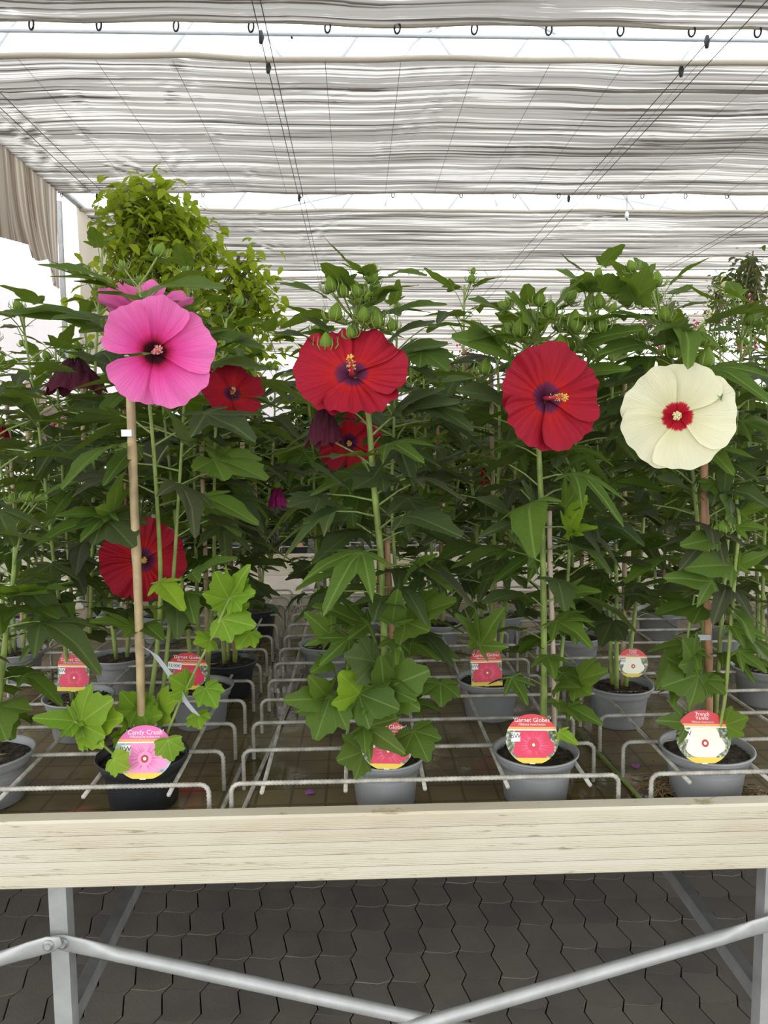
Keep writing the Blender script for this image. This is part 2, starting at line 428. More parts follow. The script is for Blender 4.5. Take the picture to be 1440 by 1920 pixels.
def vnoise(x, y, s):  # smooth wobble
    return math.sin(x*1.7+s) * math.sin(y*0.9+s*2.1) + 0.5*math.sin(x*3.9+y*1.3+s*3.3)
def curtain(y0, y1, seed, pitch, label, dx=0.2, cols=(-1, 1)):
    """horizontal shade screen: pleats run across the house, sagging a little between its wires"""
    xs = np.arange(XL, XR + 0.01, dx); ny = int((y1 - y0) / pitch * 7)
    ys = np.linspace(y0, y1, ny)
    X, Y = np.meshgrid(xs, ys)
    warp = 0.05 * np.sin(X*1.7+seed)*np.sin(Y*0.9+seed*2.1) + 0.025*np.sin(X*3.9+Y*1.3+seed*3.3) + 0.012*np.sin(X*9.1+Y*4.1+seed)
    left = np.clip((-X + 1.0) / 3.5, 0.12, 1)
    warp = warp * 0.35 + 0.045 * left * np.sin(PI * (X - XL) / 1.25)**2
    ph = (Y + warp) / pitch
    amp = 0.009 + 0.003 * np.sin(Y * 7.3 + seed)
    Z = ZC + amp * np.sin(2*PI*ph) + 0.006*np.sin(2*PI*ph*0.37+seed) - 0.015 * np.sin(PI*(X - XL)/1.25)**2 * left
    edge = 0.02 * np.sin(X*2.3+seed) + 0.01*np.sin(X*6.1)
    Yw = Y + edge * np.where(Y < (y0+y1)/2, 1, 1)
    nx = len(xs)
    V = np.stack([X, Yw, Z], -1).reshape(-1, 3)
    UV = np.stack([X, (Y + warp)], -1).reshape(-1, 2)
    F = [(r*nx+c, r*nx+c+1, (r+1)*nx+c+1, (r+1)*nx+c) for r in range(ny-1) for c in range(nx-1)]
    e = empty('shade_screen', (0, (y0+y1)/2, ZC))
    tag(e, label, 'shade screen', 'horizontal shade screens under the roof')
    mb = MB(); mb.v = [(a, b - (y0+y1)/2, c - ZC) for a, b, c in V.tolist()]; mb.uv = [tuple(u) for u in UV.tolist()]; mb.f = F; mb.m = [0]*len(F)
    mb.build('cloth', M['shade_cloth'], e)
    for yy, hh, nm in ((ys[0], 0.05, 'near_hem'), (ys[-1], 0.035, 'far_hem')):
        pts = [(x, yy + 0.02*math.sin(x*2.3+seed) + 0.01*math.sin(x*6.1) - (y0+y1)/2, 0.004 - 0.012*abs(math.sin(x*1.9+seed))) for x in xs]
        MB().tube(pts, 0.022 if nm == 'near_hem' else 0.016, 7).build('hem', M['hem'], e)
    return e
cur = [curtain(-5.2, 0.2, 0.3, 0.060, 'shade screen behind the camera overhead', 0.4),
       curtain(0.9, 5.60, 1.1, 0.050, 'nearest striped shade screen along the top edge of the picture'),
       curtain(6.10, 9.27, 2.3, 0.047, 'large grey-white striped shade screen spanning the upper picture'),
       curtain(9.98, 13.38, 3.7, 0.050, 'striped shade screen behind the top of the leafy tree'),
       curtain(13.98, 17.45, 4.4, 0.060, 'narrow pale shade screen strip, fourth from the top', 0.3),
       curtain(18.3, 21.6, 5.2, 0.075, 'distant pale shade screen strip above the plant tops', 0.4),
       curtain(22.3, 25.6, 6.6, 0.09, 'farthest shade screen strip near the end wall', 0.4)]
for e, ys in zip(cur[1:3], (5.60, 9.27)):
    pass
# rings and hooks that hang the far hems on a line
ring = MB()
ring.tube([(0.0, 0.022*math.cos(a), 0.036*math.sin(a)) for a in np.linspace(0, 2*PI, 13)], 0.007, 6, cap=False)
ring_me = ring.mesh('ring', M['black_plastic'])
for e, yy, px0, py in ((cur[1], 5.60, (57,184,329,470,614,745,890,1030,1165,1299,1423), 34), (cur[2], 9.27, (115,190,300,380,565,737,865,965,1048,1123,1205,1286,1364), 365)):
    for x in px0:
        w = PX(x, py, d=yy)
        o = put('ring', ring_me, e, (w.x, w.y + 0.01 - e.location.y, -0.03), (0,0,1.1), 1.0 if yy < 6 else 0.8)
# pairs of black support wires along the house under the screens
for xa, lab in ((-1.62, 'pair of black wires under the screens at the left'), (-0.70, 'pair of black wires under the screens left of the middle flower'), (2.66, 'pair of black wires running diagonally at the upper right'), (5.2,'pair of black wires at the far right under the screens')):
    if xa == -1.62: a = PX(160, 350, z=ZC-0.05).x; b = a + 0.13
    elif xa == -0.70: a = PX(497, 105, z=ZC-0.05).x; b = a + 0.055
    elif xa == 2.66: a = PX(1290, 120, z=ZC-0.05).x; b = a + 0.15
    else: a, b = xa, xa + 0.12
    e = empty('support_wire', (a, 5, ZC - 0.05)); tag(e, lab, 'wire', 'wires under the shade screens')
    for q in (0, b - a):
        MB().tube([(q, -9 + k*3, 0.004*math.sin(k)) for k in range(10)], 0.0035, 5).build('wire', M['wire'], e)
    for yy in (5.72, 6.16, 9.33):   # clips where the wires meet the hems
        MB().tube([(0, yy-5, 0.05), (0.004, yy-4.99, 0.01), (0, yy-5, -0.035)], [0.012, 0.022, 0.013], 7).build('clip', M['black_plastic'], e)
# thin threads every half metre
for i in range(14):
    x = XL + 0.35 + i * 0.57
    MB().tube([(x, 6.1, ZC-0.03), (x, 9.3, ZC-0.03)], 0.0018, 4).build('thread', M['wire'], cur[2]).location = -cur[2].location
# white tube and roof trusses seen through the gaps
def beam(name, a, b, r, label, cat, group=None, mt='white_metal'):
    return tag(MB().tube([a, b], r, 8).build(name, M[mt]), label, cat, group)
beam('drive_tube', (-4, 5.86, ZC+0.06), (10, 5.86, ZC+0.02), 0.018, 'grey drive tube beside the nearest screen hem', 'tube')
for yb, nm in ((8.0, 'first'), (12.6, 'second'), (17.0, 'third'), (21.5, 'fourth')):
    e = empty('roof_truss', (0, yb, ZC + 0.5)); tag(e, f'pale steel roof truss above the screens, {nm} from the camera', 'truss', 'roof trusses')
    MB().tube([(-4.3,0,0),(10,0,0)], 0.03, 8).build('bottom_chord', M['white_metal'], e)
    MB().tube([(-4.3,0,1.0),(2.4,0,2.4),(10,0,1.0)], 0.035, 8).build('top_chord', M['white_metal'], e)
    for k in range(8):
        x = -3.8 + k * 1.7
        MB().tube([(x,0,0),(x+0.85,0,1.15)], 0.025, 6).build('web_tube', M['white_metal'], e)
        MB().tube([(x+1.7,0,0),(x+0.85,0,1.15)], 0.02, 6).build('web_tube', M['white_metal'], e)
    MB().tube([(1.4+0.9*math.cos(a), 0.1, 0.35+0.5*math.sin(a)) for a in np.linspace(0, PI, 14)], 0.02, 6).build('arch', M['white_metal'], e)
# glass roof: panes between slim bars
rf = MB()
for k in range(12):
    y = -4 + k * 3.0
    rf.box((-4.3, y-0.02, ZC+1.52), (10, y+0.02, ZC+1.57))
rf = rf.build('ceiling', M['white_metal'], smooth=False); struct(rf)
gp = MB().add([(-4.3,0,1.56),(2.4,0,2.95),(2.4,2.96,2.95),(-4.3,2.96,1.56),(10,0,1.56),(10,2.96,1.56)], [(0,1,2,3),(1,4,5,2)]).mesh('pane', M['glass'], smooth=False)
for k in range(11): put('pane', gp, rf, (0, -4 + k*3.0 + 0.02, ZC))
# white insulators on the drive lines
for i, (px, py, d) in enumerate(((545, 52, 5.9), (1175, 402, 9.97))):
    w = PX(px, py, d=d)
    e = empty('cable_hanger', w); tag(e, ('white cable hanger in the top gap left of centre', 'white cable hanger below the large screen at right')[i], 'hanger')
    MB().lathe([(0.001,-0.05),(0.022,-0.045),(0.026,0.0),(0.02,0.03),(0.001,0.032)], 12).build('body', M['white_plastic'], e)
    MB().tube([(0,0,0.03),(0,0,0.16+.2*i)], 0.004, 6).build('hook', M['wire'], e)
    MB().tube([(0,0,-0.05),(0.01,0,-0.075)], 0.008, 6).build('clip', M['black_plastic'], e)
# side screens hanging down the left side: pleats run vertically
def side_screen(y0, y1, ztop, bottoms, seed, label, mt='side_cloth', pitch=0.055, x=XL):
    ny = int((y1 - y0) / pitch * 6); nz = 16
    mb = MB(); v, uv = [], []
    for i in range(ny):
        t = i / (ny - 1); y = lerp(y0, y1, t)
        zb = np.interp(y, [b[0] for b in bottoms], [b[1] for b in bottoms])
        for k in range(nz):
            s = k / (nz - 1); z = lerp(ztop, zb, s)
            sh = 0.06 * s * s * math.sin(y * 2.1 + seed)
            v.append((0.014*math.sin(2*PI*(y)/pitch) + 0.05*s*math.sin(y*3.1+seed) + 0.08*s*s*s*math.sin(y*1.7), y + sh, z)); uv.append((z, y))
    fs = [(i*nz+k, i*nz+k+1, (i+1)*nz+k+1, (i+1)*nz+k) for i in range(ny-1) for k in range(nz-1)]
    mb.add(v, fs, uv)
    o = mb.build('side_screen', M[mt], None, (x, 0, 0)); tag(o, label, 'shade screen', 'side screens hanging at the left wall'); return o
def on_left(px, py):
    v = _R @ Vector(((px - 720) / F_PX, -(py - 960) / F_PX, -1.0)); t = XL / v.x
    return (v.y * t, CAM_Z + v.z * t)
side_screen(1.5, on_left(108, 400)[0], ZC+0.02, [(1.5,3.2)] + [on_left(*q) for q in ((-80,425),(0,447),(38,462),(42,484),(50,491),(74,485),(88,512),(92,534),(112,538))], 0.7, 'beige pleated side screen with ragged lower edge at the upper left')
side_screen(9.9, 13.2, ZC+0.02, [(9.9,2.9),(11,2.7),(13.2,2.9)], 1.9, 'pale side screen hanging behind the leafy tree', 'hem', 0.5)
side_screen(13.6, 20, ZC+0.02, [(13.6,2.7),(20,2.9)], 2.9, 'small far side screen at the left wall', 'side_cloth', 0.12)
tag(MB().tube([(XL,1.0,ZC+.05),(XL,21,ZC+.05)], .04, 8).build('screen_rail', M['galv_dull']), 'steel rail along the left side carrying the side screens', 'rail')
# post at the left wall
tag(MB().box((XL-0.15,9.62,0),(XL-0.10,9.67,ZC)).build('wall_post', M['galv_dull'], smooth=False), 'dark steel post at the left wall behind the side screen', 'post')

# ------------------------------------------------------------------ benches
ZT, ZG = 0.77, 0.88            # tray surface and grid height
def rim_profile():
    zt, zb = 0.836, 0.676
    pts = [(0.045, ZT), (0.045, zt), (0.004, zt + 0.002), (0.0, zt - 0.004)]
    n = 5; bh = (zt - zb - 0.006) / n
    for b in range(n):
        z = zt - 0.004 - b * bh
        pts.append((0.0, z - bh*0.36))
        for g in range(4):
            zz = z - bh*0.38 - g * bh*0.145
            pts += [(0.0013, zz), (0.0013, zz - bh*0.055), (0.0, zz - bh*0.06), (0.0, zz - bh*0.14)]
        pts += [(0.0055, z - bh*0.955), (0.0055, z - bh*0.985), (0.0, z - bh)]
    pts += [(0.004, zb), (0.045, zb), (0.045, ZT - 0.01)]
    return pts
def bench(y0, y1, x0, x1, label, legs, detailed):
    e = empty('display_bench', ((x0+x1)/2, (y0+y1)/2, 0)); off = -e.location
    tag(e, label, 'bench')
    pr = rim_profile()
    for yy, sg in ((y0, 1), (y1, -1)):
        v, f = [], []
        for x in (x0, x1): v += [(x, yy + sg*p[0], p[1]) for p in pr]
        n = len(pr)
        f = [(i, i+1, n+i+1, n+i) for i in range(n-1)]
        MB().add(v, f).build('rim', M['rim'], e, off, smooth=False)
    MB().box((x0, y0+0.03, ZT-0.03), (x1, y1-0.03, ZT)).build('tray', M['tray'], e, off, smooth=False)
    for i in range(4):
        yy = lerp(y0+0.25, y1-0.25, i/3)
        MB().box((x0, yy-0.02, ZT-0.075), (x1, yy+0.02, ZT-0.031)).build('bearer', M['galv_dull'], e, off, smooth=False)
    lw = 0.021
    for x in legs:
        for yy in (y0 + 0.085, y1 - 0.085):
            MB().box((x-lw, yy-lw, 0.0), (x+lw, yy+lw, ZT-0.035)).build('leg', M['galv'], e, off, smooth=False)
        MB().box((x-lw*0.8, y0+0.11, 0.255), (x+lw*0.8, y1-0.11, 0.300)).build('side_rail', M['galv_dull'], e, off, smooth=False)
    if not detailed: return e
    def brace(xa, za, xb, zb, yy):
        a, b = Vector((xa, yy, za)), Vector((xb, yy, zb)); d = (b - a).normalized(); u = d.cross(Vector((0,1,0)))
        L = (b - a).length; n = 12; v, f = [], []
        ks = [-0.03, 0.0, 0.05, 0.085, 0.13, L-0.13, L-0.085, L-0.05, L, L+0.03]
        for s in ks:
            q = min(max((min(s, L-s) - 0.045) / 0.085, 0), 1); q = q*q*(3-2*q)
            rw, rt = lerp(0.021, 0.0165, q), lerp(0.0035, 0.0165, q)
            if s in (ks[0], ks[-1]): rw *= 0.55
            for j in range(n):
                an = 2*PI*j/n
                v.append(a + d*s + u*(rw*math.cos(an)) + Vector((0,1,0))*(rt*math.sin(an)))
        f = [(i*n+j, i*n+(j+1) % n, (i+1)*n+(j+1) % n, (i+1)*n+j) for i in range(len(ks)-1) for j in range(n)] + [tuple(range(n))[::-1], tuple((len(ks)-1)*n+j for j in range(n))]
        o = MB().add(v, f).build('brace', M['galv'], e, off)
        for c in (a, b):
            MB().tube([c + Vector((0,-0.003,0)), c + Vector((0,-0.006,0))], 0.0135, 16).build('washer', M['galv_dull'], o)
            MB().tube([c + Vector((0,-0.006,0)), c + Vector((0,-0.012,0))], [0.0085, 0.0075], 6).build('bolt', M['galv'], o, smooth=False)
    yy = y0 + 0.085 - lw - 0.006
    for i in range(len(legs)-1):
        xa, xb = legs[i], legs[i+1]
        brace(xa+0.012, 0.505, xb-0.012, 0.045, yy)
        brace(xb-0.014, 0.515, xa+0.014, 0.045, yy-0.02)
    return e
xlegL, xlegR = PX(120, 1800, d=1.785).x, PX(1436, 1800, d=1.785).x
sp = xlegR - xlegL
bench(1.70, 4.30, xlegL-sp-0.6, xlegR+sp+0.6, 'long white-rimmed display bench on galvanised legs across the foreground', [xlegL-sp, xlegL, xlegR, xlegR+sp], True)
bench(5.75, 8.3, -3.4, 8.5, 'display bench behind the aisle, mostly hidden by the plants', [-2.4,-0.4,1.6,3.6,5.6], False)
bench(10.2, 12.8, -3.2, 9.0, 'farthest display bench, glimpsed between the stems', [-2.4,-0.4,1.6,3.6,5.6], False)

# ------------------------------------------------------------------ rebar grids
def rebar_path(x0, x1, zl, zt, r=0.022):
    pts = [(x0, zl), (x0, zt - r)]
    pts += [(x0 + r - r*math.cos(a), zt - r + r*math.sin(a)) for a in np.linspace(0.2, PI/2, 6)]
    pts += [(x1 - r + r*math.sin(a), zt - r + r*math.cos(a)) for a in np.linspace(0, PI/2-0.2, 6)]
    pts += [(x1, zt - r), (x1, zl)]
    return pts
def rebar_mesh(x0, x1):
    pts = rebar_path(x0, x1, -0.108, 0.0)
    P = np.array(pts); seg = np.hypot(*np.diff(P, axis=0).T); s = np.concatenate([[0], np.cumsum(seg)])
    n = int(s[-1] / 0.0024); ss = np.linspace(0, s[-1], n)
    X = np.interp(ss, s, P[:,0]); Z = np.interp(ss, s, P[:,1])
    k = 7; v = []
    T = np.stack([np.gradient(X), np.gradient(Z)], -1); T /= np.linalg.norm(T, axis=1)[:,None]
    for i in range(n):
        nx, nz = -T[i,1], T[i,0]
        for j in range(k):
            a = 2*PI*j/k
            r = 0.0056 + 0.0009 * math.sin(2*PI*ss[i]/0.0098 + 2*a)
            v.append((X[i] + nx*r*math.cos(a), r*math.sin(a), Z[i] + nz*r*math.cos(a)))
    f = [(i*k+j, i*k+(j+1) % k, (i+1)*k+(j+1) % k, (i+1)*k+j) for i in range(n-1) for j in range(k)]
    return MB().add(v, f).mesh('cross_bar', M['rebar'])
def smooth_bar(x0, x1):
    return MB().tube([(a, 0, b) for a, b in rebar_path(x0, x1, -0.095, 0.0)], 0.0055, 5).mesh('cross_bar', M['rebar'])
def grid(x0, x1, rods, label, y0, n, fine=True, step=0.1976):
    e = empty('rebar_grid', ((x0+x1)/2, y0, ZG)); tag(e, label, 'wire grid', 'rebar grids that hold the pots')
    cx = e.location.x
    me = rebar_mesh(x0-cx, x1-cx) if fine else smooth_bar(x0-cx, x1-cx)
    for i in range(n): put('cross_bar', me, e, (0, i*step, 0))
    L = (n-1)*step
    rm = MB().tube([(0,-0.028,-0.011),(0,L*0.25,-0.011),(0,L*0.5,-0.011),(0,L+0.03,-0.011)], 0.0052, 7).mesh('long_rod', M['rebar'])
    for x in rods: put('long_rod', rm, e, (x-cx, 0, 0))
    return e
gx = lambda px: PX(px, 1466, d=1.78).x
mid_rods = [gx(p) for p in (493, 648, 795, 948, 1100)]
grid(gx(433), gx(1160), mid_rods, 'rebar pot grid in the middle of the bench, bent bar ends both sides', 1.78, 13)
lr = [gx(p) for p in (8, 163, 321)]
grid(gx(-345), gx(391), [lr[0]-0.4, lr[0]-0.2] + lr, 'rebar pot grid at the left end of the bench under the black pot', 1.78, 13)
rr = [gx(1284), gx(1432)]
grid(gx(1221), gx(1960), rr + [rr[1]+0.2, rr[1]+0.4, rr[1]+0.6], 'rebar pot grid at the right of the bench under the cream flower', 1.78, 13)
for i in range(8):
    x0 = -3.0 + i*1.2
    grid(x0, x0+1.08, [x0+0.1+0.22*k for k in range(5)], 'rebar pot grid on the second bench behind the aisle, ' + 'first second third fourth fifth sixth seventh eighth'.split()[i] + ' from the left wall', 5.85, 12, False)
# thin cane and rods lying on the tray between the grids
for a, b, mt, lab in (((1215,1512),(1083,1372),'stem','thin green cane lying on the tray right of centre'), ((452,1528),(566,1265),'rebar','thin grey rod lying on the tray left of the middle grid'), ((412,1528),(470,1400),'rebar','short grey rod on the tray beside the left grid')):
    pa, pb = PX(*a, z=ZT+0.008), PX(*b, z=ZT+0.008)
    tag(MB().tube([pa, (pa+pb)/2, pb], 0.006, 7).build('loose_rod', M[mt]), lab, 'rod')
for i, (px, py) in enumerate(((581,1487),(1192,1437),(1030,1496),(1199,1492))):
    w = PX(px, py, z=ZT+0.004)
    mb = MB().add([(-.012,-.008,0),(.010,-.011,.004),(.014,.006,.0),(0,.012,.006),(-.013,.006,.002),(0,0,.007)], [(0,1,5),(1,2,5),(2,3,5),(3,4,5),(4,0,5)])
    tag(mb.build('fallen_petal', M['petal_bit'], None, w, (0,0,i)), ('small violet petal fallen on the wet tray left of the middle pot', 'small violet petal on the tray left of the cream-flowered pot', 'violet petal scrap behind the rim below the red flower', 'violet petal scrap near the dry straw')[i], 'petal')
st = MB(); r_ = random.Random(3)
for k in range(70):
    w = PX(1240 + r_.gauss(0, 22), 1478 + r_.gauss(0, 9), z=ZT+0.005); a = r_.uniform(0, PI); L = r_.uniform(.02,.05)
    st.tube([w - Vector((math.cos(a)*L, math.sin(a)*L, 0)), w + Vector((0,0,r_.uniform(.004,.02))), w + Vector((math.cos(a)*L, math.sin(a)*L, 0))], 0.0012, 3)
for k in range(40):
    w = PX(1415 + r_.gauss(0, 22), 1495 + r_.gauss(0, 6), z=ZT+0.005); a = r_.uniform(0, PI); L = r_.uniform(.02,.05)
    st.tube([w - Vector((math.cos(a)*L, math.sin(a)*L, 0)), w + Vector((0,0,r_.uniform(.004,.02))), w + Vector((math.cos(a)*L, math.sin(a)*L, 0))], 0.0012, 3)
tag(st.build('dry_straw', M['straw']), 'dry brown straw and root scraps lying beside the right front pot', 'straw', kind='stuff')

# ------------------------------------------------------------------ leaves
SHAPES = {'lance': [(0,1.0,.24),(58,.46,.18),(-58,.46,.18),(110,.2,.14),(-110,.2,.14)],
          'tri':   [(0,1.0,.20),(44,.70,.165),(-44,.70,.165),(100,.34,.16),(-100,.34,.16)],
          'penta': [(0,1.0,.15),(36,.84,.13),(-36,.84,.13),(78,.5,.12),(-78,.5,.12)],
          'heart': [(0,1.0,.42),(42,.78,.38),(-42,.78,.38),(92,.54,.34),(-92,.54,.34)]}
def lobe_table(L, w):
    x = np.linspace(0.02, 1, 60)
    y = x**0.42 * (1-x)**0.8; y = y / y.max() * w
    return np.arctan2(y, x)[::-1], (np.hypot(x, y) * L)[::-1]
def leaf_geo(shape, droop, petiole, nang=44, rings=(0.3, 0.62, 1.0), fold=0.22, seed=0, pet_up=0.5, tip=0.0):
    """returns verts, faces, uvs, mat ids ; blade unit length along +x"""
    lobes = SHAPES[shape]; rr = random.Random(seed)
    tabs = [(math.radians(a), L, *lobe_table(L, w)) for a, L, w in lobes]
    angs = sorted(set([round(t[0], 4) for t in tabs] + [round(-PI + 2*PI*(i+.5)/nang, 4) for i in range(nang)]))
    outline = []
    for q, a in enumerate(angs):
        r = 0.07 * (1 if abs(a) < 2.6 else 0.5); near = (9, None)
        for la, L, ta, tr in tabs:
            dl = abs(a - la)
            if dl < ta[-1]: r = max(r, float(np.interp(dl, ta, tr)))
            if dl < near[0]: near = (dl, la)
        onaxis = near[0] < 1e-3
        if not onaxis and nang > 30: r *= 1.0 + (0.045 if q % 2 else -0.045)
        outline.append((a, r, near[1]))
    def lift(x, y, la):
        perp = abs(-x*math.sin(la) + y*math.cos(la)) if math.cos(math.atan2(y, x) - la) > 0 else 0
        return fold*perp - droop*x*abs(x)*0.5 - 0.25*droop*y*y + tip*max(0, x-0.6)**2 + 0.02*math.sin(7*x+3*y+seed)
    px0, pz0 = 0.0, 0.0
    v, f, uv, mi = [], [], [], []
    if petiole:
        pl = petiole; pts = [Vector((0,0,0)), Vector((pl*.5,0,pl*pet_up*.6)), Vector((pl,0,pl*pet_up))]
        mb = MB(); mb.tube(pts, [0.017, 0.013, 0.012], 5, cap=False)
        v += mb.v; f += mb.f; uv += [(0.5, 0)]*len(mb.v); mi += [1]*len(mb.f); px0, pz0 = pl, pl*pet_up
    o = len(v); n = len(outline)
    v.append((px0, 0, pz0)); uv.append((0, 0)); 
    for k, s in enumerate(rings):
        for a, r, la in outline:
            x, y = r*s*math.cos(a), r*s*math.sin(a)
            v.append((px0 + x, y, pz0 + lift(x, y, la)))
            da = a - la; uv.append((r*s*math.sin(da), r*s*math.cos(da)))
    for j in range(n):
        jn = (j+1) % n
        f.append((o, o+1+j, o+1+jn)); mi.append(0)
        for k in range(len(rings)-1):
            a0 = o+1+k*n; a1 = a0+n
            f.append((a0+j, a1+j, a1+jn, a0+jn)); mi.append(0)
    return v, f, uv, mi
_LM = {}
def leaf_mesh(shape, kind, mt):
    """kind: 0 flat, 1 drooping, 2 strongly drooping, 3 raised; 10+ the same without a petiole"""
    key = (shape, kind, mt)
    if key not in _LM:
        k = kind % 10
        v, f, uv, mi = leaf_geo(shape, (0.15, 0.5, 0.95, -0.25)[k], 0.0 if kind >= 10 else 0.6, seed=k*7+len(shape), pet_up=(0.55, 0.5, 0.35, 0.9)[k])
        mb = MB(); mb.v, mb.f, mb.uv, mb.m = v, f, uv, mi
        _LM[key] = mb.mesh('leaf', [M[mt], M['petiole']])
    return _LM[key]
def orient(xdir, up=Vector((0,0,1)), roll=0.0):
    x = Vector(xdir).normalized(); y = up.cross(x)
    if y.length < 1e-3: y = Vector((0,1,0))
    y.normalize(); z = x.cross(y)
    m = Matrix((x, y, z)).transposed()
    return (m @ Matrix.Rotation(roll, 3, 'X')).to_euler()
FLOWERS = []   # centre, facing, radius of the open flowers: no leaf grows through or over them
def flower_frame(px, py, d, yaw, pitch):
    w = PX(px, py, d=d); to = Vector((0,0,CAM_Z)) - w; by = math.atan2(to.x, -to.y) + math.radians(yaw); pt = math.radians(pitch)
    return w, Vector((math.sin(by)*math.cos(pt), -math.cos(by)*math.cos(pt), math.sin(pt)))
def blocked(b, t, wd):
    d = t - b; s = d.cross(Vector((0,0,1)))
    s = s.normalized()*wd if s.length > 1e-5 else Vector((wd,0,0))
    for k in (0.0,.2,.4,.6,.8,1.0):
        for j in (-.5,0,.5):
            q = b + d*k + s*j*(1-abs(k-.5))
            for c, n, R in FLOWERS:
                h = n.dot(q - c)
                if -.03 < h < .30 and (q - c - n*h).length < R*1.0: return True
    return False
def add_leaf(e, p, xdir, size, shape, kind, mt, roll=0.0, rng=random):
    if FLOWERS and blocked(Vector(p) + Vector(xdir)*size*.3, Vector(p) + Vector(xdir)*size*1.55, size*.6): return
    o = put('leaf', leaf_mesh(shape, kind, mt), e, Vector(p) - e.location, orient(xdir, roll=roll), (size, size*rng.uniform(.88,1.15), size))
    return o
def leaf_between(e, b, t, shape, mt, roll=0.0, wide=1.0, kind=10, face=0.0):
    """blade from base point b to tip t (world); face tilts the blade's top towards the viewer"""
    for _ in range(4):
        if not blocked(b, t, (t-b).length*.45): break
        b = b + Vector((0,.05,0)); t = t + Vector((0,.05,0))
    d = t - b; L = d.length
    o = put('leaf', leaf_mesh(shape, kind, mt), e, b - e.location, orient(d, up=Vector((0,-face,1)), roll=roll), (L, L*wide, L))
    return o

# ------------------------------------------------------------------ buds, flowers
def bud_mesh():
    mb = MB(); n = 15; prof = [(0.0,-0.02),(0.35,0.02),(0.5,0.30),(0.47,0.62),(0.30,0.95),(0.10,1.18),(0.0,1.26)]
    v = []
    for r, z in prof:
        for j in range(n):
            a = 2*PI*j/n; q = r * (1 + 0.09*math.cos(5*a))
            v.append((q*math.cos(a), q*math.sin(a), z))
    mb.add(v, [(i*n+j, i*n+(j+1) % n, (i+1)*n+(j+1) % n, (i+1)*n+j) for i in range(len(prof)-1) for j in range(n)])
    return mb.mesh('bud', M['bud'])
def bract_mesh():
    mb = MB()
    for k in range(11):
        a = 2*PI*k/11; c, s = math.cos(a), math.sin(a)
        mb.tube([(0.15*c,0.15*s,0), (0.68*c,0.68*s,0.05), (0.95*c,0.95*s,0.42), (0.85*c,0.85*s,0.95)], [0.06,0.055,0.045,0.01], 4, cap=False)
    return mb.mesh('bracts', M['stem'])
BUD, BRACT = bud_mesh(), bract_mesh()
def add_bud(e, p, d, size, base=None):
    o = put('bud', BUD, e, Vector(p) - e.location, Vector(d).to_track_quat('Z', 'Y').to_euler(), size)
    put('bracts', BRACT, o)
    if base is not None:
        q = Vector(base) - Vector(p); l = o.rotation_euler.to_matrix().inverted() @ (q / size)
        MB().tube([(0,0,0), Vector(l)*0.5 + Vector((0,0,-0.25)), l], 0.09, 5, cap=False).build('pedicel', M['stem'], o)
    return o
def petal_verts(R, rng, cup, ruffle, half, pleat, gap=0.0, nu=44, nv=13, curl=0.0):
    v, uv = [], []; ph = rng.uniform(0, 6.28); ph2 = rng.uniform(0, 6.28); nf = rng.uniform(2.2, 3.4)
    for i in range(nv):
        t = i / (nv - 1)
        for j in range(nu):
            u = -1 + 2*j/(nu-1)
            rr = R * (1 - 0.05*u*u - 0.10*u**10 + 0.022*math.sin(6*u+ph) + 0.012*math.sin(17*u+ph2))
            w = half * (0.80 + 0.20*min(1, t*2.2)) * (1 - 0.10*max(0, t-0.75)/0.25)
            a = u * w; r = rr * (0.03 + 0.97*t)
            z = R*cup*(t**0.8) * (1 if cup > 0 else 1) - R*0.10*max(0,t-0.6)*curl*4
            z += R*ruffle*t*t*(math.sin(nf*u*2+ph) + 0.35*math.sin(11*u+ph2))
            z += R*pleat*t*math.sin(21*u+ph)*(0.5+0.5*math.sin(3*u+ph2))
            z += R*0.07*u*(.3+.7*t)           # each petal overlaps the next
            v.append((r*math.sin(a), r*math.cos(a), z)); uv.append((u + ph, t))
    f = [(i*nu+j, i*nu+j+1, (i+1)*nu+j+1, (i+1)*nu+j) for i in range(nv-1) for j in range(nu-1)]
    return v, f, uv
CALYX = MB().lathe([(0.0,-0.20),(0.10,-0.16),(0.17,-0.05),(0.16,0.0),(0.10,0.015),(0.0,0.02)], 12).mesh('flower', M['bud'])
